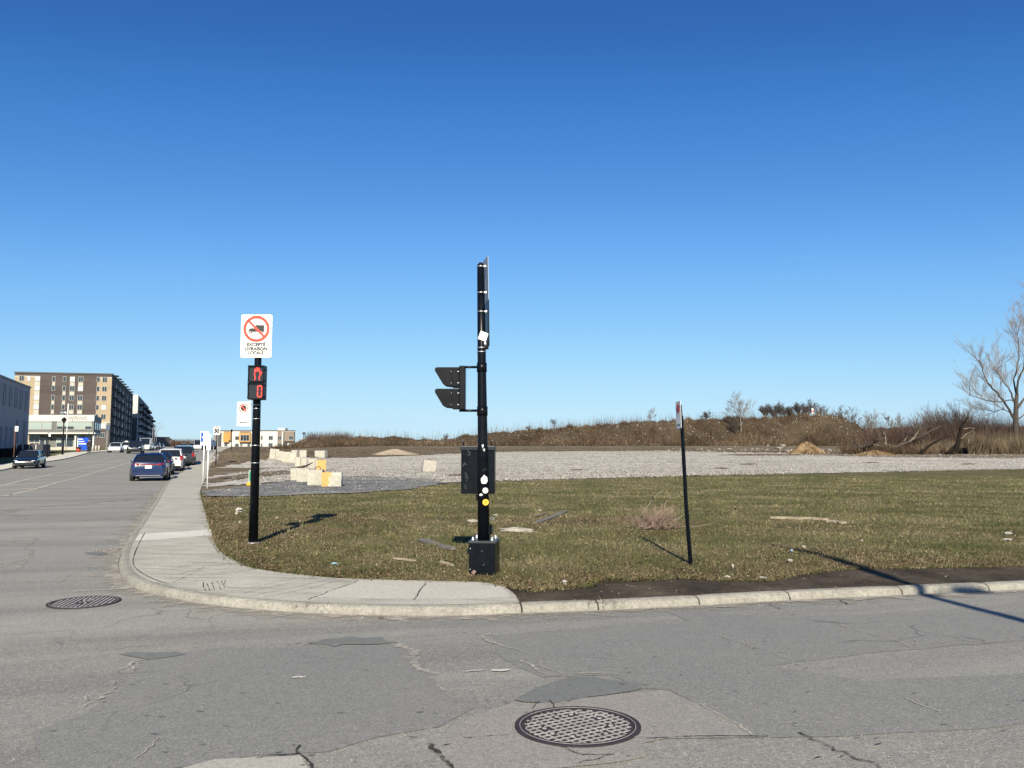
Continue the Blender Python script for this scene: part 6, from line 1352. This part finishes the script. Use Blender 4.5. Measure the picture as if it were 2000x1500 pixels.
deadtree('dark broken trunk leaning right with pale torn branches, right of the fallen trees', [
    ([(1858, 888), (1868, 872), (1874, 850), (1877, 835), (1884, 822), (1890, 815)], .42, .13, M_CHAR, 'trunk'), ([(1845, 890), (1855, 880), (1866, 870)], .22, .3, M_CHAR, 'trunk'), ([(1872, 880), (1868, 870)], .2, .3, M_CHAR, 'trunk'),
    ([(1880, 838), (1890, 836), (1903, 835)], .1, .04, M_BARKP, 'branch'), ([(1874, 857), (1884, 851), (1897, 843)], .1, .04, M_BARKP, 'branch'), ([(1896, 842), (1905, 846)], .06, .03, M_BARKP, 'branch'), ([(1890, 856), (1893, 867)], .08, .05, M_BARKP, 'branch')], 97, twigs=2, seed=4)
deadtree('dark bent trunk slanting right, between the fallen crown and the broken trunk', [([(1803, 891), (1801, 884), (1803, 879), (1820, 868), (1840, 856), (1856, 852)], .42, .06, M_CHAR, 'trunk')], 97, twigs=4, seed=5)
deadtree('long fallen trunk with broken branches slanting up to the right', [([(1742, 876), (1765, 867), (1782, 860), (1800, 851), (1815, 844), (1828, 838)], .3, .07, M_BARK, 'trunk'), ([(1782, 860), (1790, 848), (1798, 834)], .12, .05, M_BARKP, 'branch'), ([(1776, 864), (1788, 846), (1787, 841)], .1, .04, M_BARKP, 'branch'), ([(1765, 862), (1774, 850)], .1, .06, M_BARKP, 'branch')], 99, twigs=14, seed=6)
deadtree('dark fallen branch at the left end of the felled trees', [([(1686, 877), (1696, 872), (1704, 869), (1710, 861), (1716, 859)], .3, .08, M_CHAR, 'trunk'), ([(1668, 866), (1678, 872), (1688, 877)], .08, .14, M_BARK, 'branch'), ([(1706, 869), (1715, 870), (1722, 872)], .1, .05, M_BARKP, 'branch')], 98, twigs=8, seed=7)
deadtree('pale splintered stump standing among the fallen trees', [([(1730, 868), (1729, 858), (1727, 848), (1725, 841)], .17, .07, M_BARKP, 'trunk'), ([(1729, 858), (1732, 850)], .08, .04, M_BARKP, 'branch')], 99, twigs=3, seed=8)
tag(tri_soup('felled_brush', np.column_stack([NR.normal(74.5 * .62 + 1, 2.6, 3500) * 1.0, NR.uniform(97, 102, 3500), np.full(3500, 1.0)]), NR.uniform(.3, 1.5, 3500), NR.uniform(.03, .09, 3500), 1.1, M_BRUSH), kind='stuff')
# chip piles, sand pile
def pile(name, px, py, top, wpx, mat, label, cat, seed, depth=1.0, stuff=None, smat=None):
    p = GP(px, py, .12); k = p.y / F; w = wpx * k / 2; h = (py - top) * k; q = MB(); n = 40; m = 14; rr = random.Random(seed); vs = [(0, 0, h)]
    for i in range(1, m + 1):
        t = i / m
        for j in range(n): a = 2 * math.pi * j / n; e = 1 + .12 * math.sin(3 * a + seed) + .06 * math.sin(7 * a); vs.append((w * t * e * math.cos(a), w * depth * t * e * math.sin(a), h * (1 - ss(0, 1, t) * .55 - .45 * t) * (1 + rr.uniform(-.05, .05)) - (.15 if i == m else 0)))
    fs = [(0, 1 + j, 1 + (j + 1) % n) for j in range(n)] + [(1 + (i - 1) * n + j, 1 + i * n + j, 1 + i * n + (j + 1) % n, 1 + (i - 1) * n + (j + 1) % n) for i in range(1, m) for j in range(n)]
    q.add(vs, fs); o = q.build(name, mat, None, (p.x, p.y + w * depth, p.z - .02)); tag(o, label, cat)
    if stuff:
        N_ = stuff; a = NR.uniform(0, 6.28, N_); t = NR.random(N_) ** .5; X = np.cos(a) * w * t; Y = np.sin(a) * w * depth * t; Z = h * (1 - ss(0, 1, t) * .55 - .45 * t); s = tri_soup('chips', np.column_stack([X, Y, Z]), NR.uniform(.06, .22, N_), NR.uniform(.05, .14, N_), 1.5, smat); s.parent = o
    return o
M_CHIP = soil('wood_chips', [(0, (.1, .065, .035)), (.5, (.22, .15, .085)), (1, (.34, .26, .165))], .8, 4, 12); M_CHIPI = island('chip_pieces', [(0, (.07, .042, .02)), (.5, (.2, .13, .07)), (1, (.36, .28, .18))])
pile('wood_chip_pile', 1587, 886, 862.5, 78, M_CHIP, 'cone-shaped heap of orange wood chips at the foot of the berm', 'wood chip pile', 3, .8, 5000, M_CHIPI)
pile('wood_chip_pile', 1720, 889, 880, 82, M_CHIP, 'low spread of orange wood chips under the fallen trees', 'wood chip pile', 5, .5, 3000, M_CHIPI)
pile('sand_pile', 765, 889, 877, 112, soil('sandy_earth', [(0, (.2, .165, .12)), (.5, (.3, .25, .19)), (1, (.4, .35, .28))], .3, 3, 10), 'wide low sandy heap on the far edge of the gravel', 'sand pile', 2, .6)
p = AT(1587, 810, 166); z0 = float(berm_h(p.x, 166)); root = empty('marker', (p.x, 166, z0), label='red and white marker board on top of the berm hump', cat='marker'); MB().cyl((0, 0, 0), (0, 0, 1.9), .04).build('stake', M_WHITE, root); MB().box((0, -.06, 1.25), (.35, .05, 1.1)).build('board', M_WHITE, root); MB().box((0, -.09, 1.15), (.3, .02, .35)).build('red_band', M_RED, root)
# distant bare trees behind the street crest
n = 1500; Yv = NR.uniform(420, 470, n); Xv = (NR.uniform(335, 395, n) - 1000) / F * Yv; tag(tri_soup('far_trees', np.column_stack([Xv, Yv, np.full(n, 2.5)]), NR.uniform(2, 5.5, n), NR.uniform(.15, .5, n), .3, M_BRUSHR), kind='stuff')
n = 2600; Yv = NR.uniform(340, 380, n); Xv = (NR.uniform(600, 690, n) - 1000) / F * Yv; tag(tri_soup('far_trees', np.column_stack([Xv, Yv, np.full(n, 2.5)]), NR.uniform(2, 8, n), NR.uniform(.12, .4, n), .3, M_BRUSHR), kind='stuff')

# ------------------------------------------------------------------ dead bush and litter on the grass
p = GP(1288, 1033, .12); root = empty('dead_bush', tuple(p), label='pinkish dead bush lying on the grass left of the leaning sign post', cat='dead bush'); S = MB(); T = MB(); rr = random.Random(5); k = p.y / F
for pts in ([(1240, 1020), (1258, 1000), (1270, 982), (1282, 966), (1296, 958)], [(1296, 1030), (1293, 1005), (1300, 982), (1310, 973), (1322, 973)], [(1300, 1028), (1320, 1016), (1335, 1006), (1342, 1000)], [(1290, 1030), (1330, 1028), (1362, 1028), (1398, 1021)], [(1255, 1033), (1280, 1035), (1300, 1030)], [(1310, 973), (1304, 962), (1300, 958)], [(1276, 975), (1275, 962)]):
    Q = [AT(a, b_, p.y + rr.uniform(-.12, .12)) - p for a, b_ in pts]; Q = [Vector((q.x, q.y, max(q.z, .02))) for q in Q]; S.tube(Q, [.012 * (1 - .6 * i / (len(Q) - 1)) for i in range(len(Q))], 5)
S.build('stems', M_TWIGP, root)
for j in range(150):
    x = rr.gauss(-.1, .24); grow(T, T, Vector((x, rr.uniform(-.2, .2), .02)), Vector((rr.uniform(-1, 1), rr.uniform(-.6, .6), rr.uniform(.2, 1))).normalized(), rr.uniform(.10, .34) * (1.3 if abs(x + .1) < .3 else .8), .004, 2, 4, rr, .6, .1, (0, 0, 4, 3), .0016)
T.build('twigs', plain('pink_twigs', (.32, .22, .19), .9, c2=(.22, .15, .12)), root)
def weed_tuft(px, py, n, h, lb):
    p = GP(px, py, .11); o = tri_soup('dry_weed', NR.normal(0, .08, (n, 3)) * [1.6, .8, 0], NR.uniform(.3, 1, n) * h, NR.uniform(.003, .008, n), 1.0, M_REED); o.location = p; tag(o, lb, 'weed')
weed_tuft(1232, 1018, 120, .3, 'thin dry weed tuft left of the dead bush'); weed_tuft(1098, 985, 80, .3, 'thin dry weed tuft on the middle of the lawn'); weed_tuft(606, 1184, 50, .07, 'moss tuft in the joint of the kerb'); weed_tuft(1172, 1178, 40, .14, 'dark weed growing from the kerb joint')
M_WEATH = plain('weathered_wood', (.15, .135, .115), .9, c2=(.085, .074, .06), scale=9); M_LWOOD = plain('bare_wood', (.36, .3, .22), .85, c2=(.24, .19, .13), scale=9); M_LIMES = plain('pale_stone', (.33, .31, .27), .9, c2=(.23, .215, .185), scale=9, bmp=.3)
def plank(a, b_, w, t, m, label, cat='plank', name='plank', lift=.012):
    p0, p1 = GP(*a, .115), GP(*b_, .115); c = (p0 + p1) / 2; d = p1 - p0; q = MB(); rr = random.Random(int(a[0])); n = 8
    L = d.length; pts = [(-L / 2 + L * i / n, w / 2 * (1 + rr.uniform(-.45, .2) - (.5 if i in (0, n) else 0))) for i in range(n + 1)] + [(L / 2 - L * i / n, -w / 2 * (1 + rr.uniform(-.45, .2) - (.4 if i in (0, n) else 0))) for i in range(n + 1)]
    N_ = len(pts); q.add([(x, y, 0) for x, y in pts] + [(x, y, t) for x, y in pts], [tuple(range(N_))[::-1], tuple(range(N_, 2 * N_))] + [(i, (i + 1) % N_, (i + 1) % N_ + N_, i + N_) for i in range(N_)])
    o = q.build(name, m, None, (c.x, c.y, c.z + lift)); o.rotation_euler = (R(6), math.asin(max(-1, min(1, -(d.z) / L))), math.atan2(d.y, d.x)); return tag(o, label, cat)
plank((820, 1056), (884, 1076), .17, .03, M_WEATH, 'weathered grey board lying left of the signal base')
plank((1046, 1024), (1108, 1000), .15, .03, M_WEATH, 'long grey board in the grass right of the signal pole')
plank((1505, 1013), (1570, 1015.5), .14, .04, M_LWOOD, 'pale split plank, left piece of the pair right of the dead bush')
plank((1562, 1014), (1618, 1017), .10, .04, M_LWOOD, 'pale split plank, middle piece of the broken timber'); plank((1612, 1020), (1653, 1024), .12, .04, M_LWOOD, 'short pale plank at the right end of the broken timber')
plank((768, 1093), (812, 1098), .04, .02, M_LWOOD, 'thin light stick on the grass near the sidewalk', 'stick', 'stick'); plank((860, 1100), (886, 1108), .05, .025, M_LWOOD, 'short bleached stick in front of the grey board', 'stick', 'stick')
plank((1044, 1011), (1066, 1004), .07, .02, M_WEATH, 'small grey stick at the left end of the long grey board', 'stick', 'stick')
M_DIRTYW = plain('soiled_paper', (.42, .41, .38), .8, c2=(.26, .245, .215), scale=14)
def slab(px, py, wpx, dpt, t, label, rz, seed):
    p = GP(px, py, .115); k = p.y / F; o = MB().blob((0, 0, 0), (wpx * k, dpt, t), seed, 10, rough=.2).build('stone_slab', M_LIMES, None, (p.x, p.y, p.z + t * .2)); o.rotation_euler = (R(4), R(3), rz); return tag(o, label, 'stone slab')
slab(1011, 1038, 66, .30, .10, 'flat pale slab of stone just right of the signal base', .1, 4); slab(924, 1019, 26, .2, .07, 'flat pale stone fragment just left of the pole', .3, 8)
def litter(px, py, w, h, m, label, cat='litter', seed=1, off=.13, d=None, name='litter'):
    p = GP(px, py, off); k = p.y / F; o = MB().blob((0, 0, 0), (w * k * .8, (d or w * .8) * k, h * k * 1.0), seed, 9, rough=.42).build(name, M_DIRTYW if m is M_WHITE else m, None, (p.x, p.y, p.z + h * k * .25)); return tag(o, label, cat)
litter(467, 999, 15, 9, M_WHITE, 'crumpled white plastic bag on the grass by the sidewalk', seed=3); litter(462, 1004, 8, 4, M_CREAM, 'small cream scrap beside the crumpled white bag', seed=4); litter(468, 1021, 4, 4, M_WHITE, 'small white scrap below the crumpled bag', seed=5)
litter(541, 1012, 6, 2, M_CREAM, 'cream scrap of paper between the post and its shadow', seed=6)
litter(654, 1101, 17, 3, PL('pale_blue_paper', (.26, .38, .46), .6), 'pale blue folded wrapper near the sidewalk edge', seed=7, d=8)
litter(968, 1008, 12, 5, M_LIMES, 'pale block of rubble right of the signal pole', 'stone', seed=8, name='stone'); litter(961, 1016, 12, 8, M_GPANEL, 'grey rubble lump below the pale block', 'stone', seed=9, name='stone'); litter(925, 1120, 10, 7, plain('brown_rock', (.3, .2, .16)), 'brownish stone against the left foot of the signal base', 'stone', seed=10, name='stone')
litter(1103, 1139, 10, 8, M_WHITE, 'white crumpled scrap at the grass edge in the dark soil', seed=11); litter(1570, 1069, 9, 4, M_WHITE, 'white scrap at the tip of the long shadow', seed=12); litter(1544, 1096, 12, 5, M_WHITE, 'rounded white scrap left of the long shadow', seed=13); litter(1546, 1076, 7, 4, PL('pale_blue_paper', (.26, .38, .46), .6), 'pale blue scrap above the rounded white one', seed=14)
litter(1420, 1128, 13, 5, M_WHITE, 'torn white paper at the lawn edge', seed=15); litter(1431, 1108, 5, 8, M_WHITE, 'upright white scrap above the torn paper', seed=16); litter(1490, 1129, 17, 3, M_WHITE, 'flat white paper strip at the lawn edge', seed=17)
litter(1970, 1043, 15, 5, M_WHITE, 'upper white lump of litter near the right edge', seed=18); litter(1967, 1055, 22, 4, M_WHITE, 'lower white strip of litter near the right edge', seed=19, d=9); litter(1683, 1057, 6, 3, M_WHITE, 'small white scrap on the lawn right of the long shadow', seed=20)
litter(509, 947, 7, 3, M_WHITE, 'white scrap on the dark gravel path', seed=21, off=.15); litter(1054, 998, 9, 3, M_CREAM, 'cream wood chip on the middle of the lawn', seed=22)
litter(744, 1207, 12, 4, PL('rock_dark', (.12, .1, .08)), 'dark pebble in the gutter below the sidewalk', 'stone', seed=23, off=.045, name='stone')
o = tube_px('steel_pipe', [(1336, 929), (1345, 930.5), (1362, 930)], GP(1348, 930, .12).y, [.05, .05, .05], M_CHAR, 'short dark pipe lying at the gravel edge behind the leaning post', 'pipe')
for i, (px, py, w, h) in enumerate(((1405, 879, 8, 4), (1425, 878, 14, 3), (1500, 871, 4, 3), (1528, 872, 14, 5), (1520, 876, 18, 3), (1672, 878, 5, 4), (1655, 884, 9, 6), (1052, 870, 3, 2), (1436, 873, 3, 3), (1478, 878, 4, 3), (1640, 881, 6, 3))):
    litter(px, py, w, h, M_LIMES, ['pale rubble lump left of the gravel mound row', 'long pale rubble slab at the berm foot', 'small white rubble lump at the berm foot', 'pale rubble heap left of the chip pile', 'flat pale debris left of the chip pile', 'pale stone right of the chip pile', 'pale broken slab right of the chip pile', 'tiny white stone at the left foot of the berm', 'tiny pale stone above the rubble slab', 'small pale stone nearer the chip pile', 'pale lump on the right flank of the chip pile'][i], 'rubble', 'rubble_lump'.__len__() + i, name='rubble_lump')
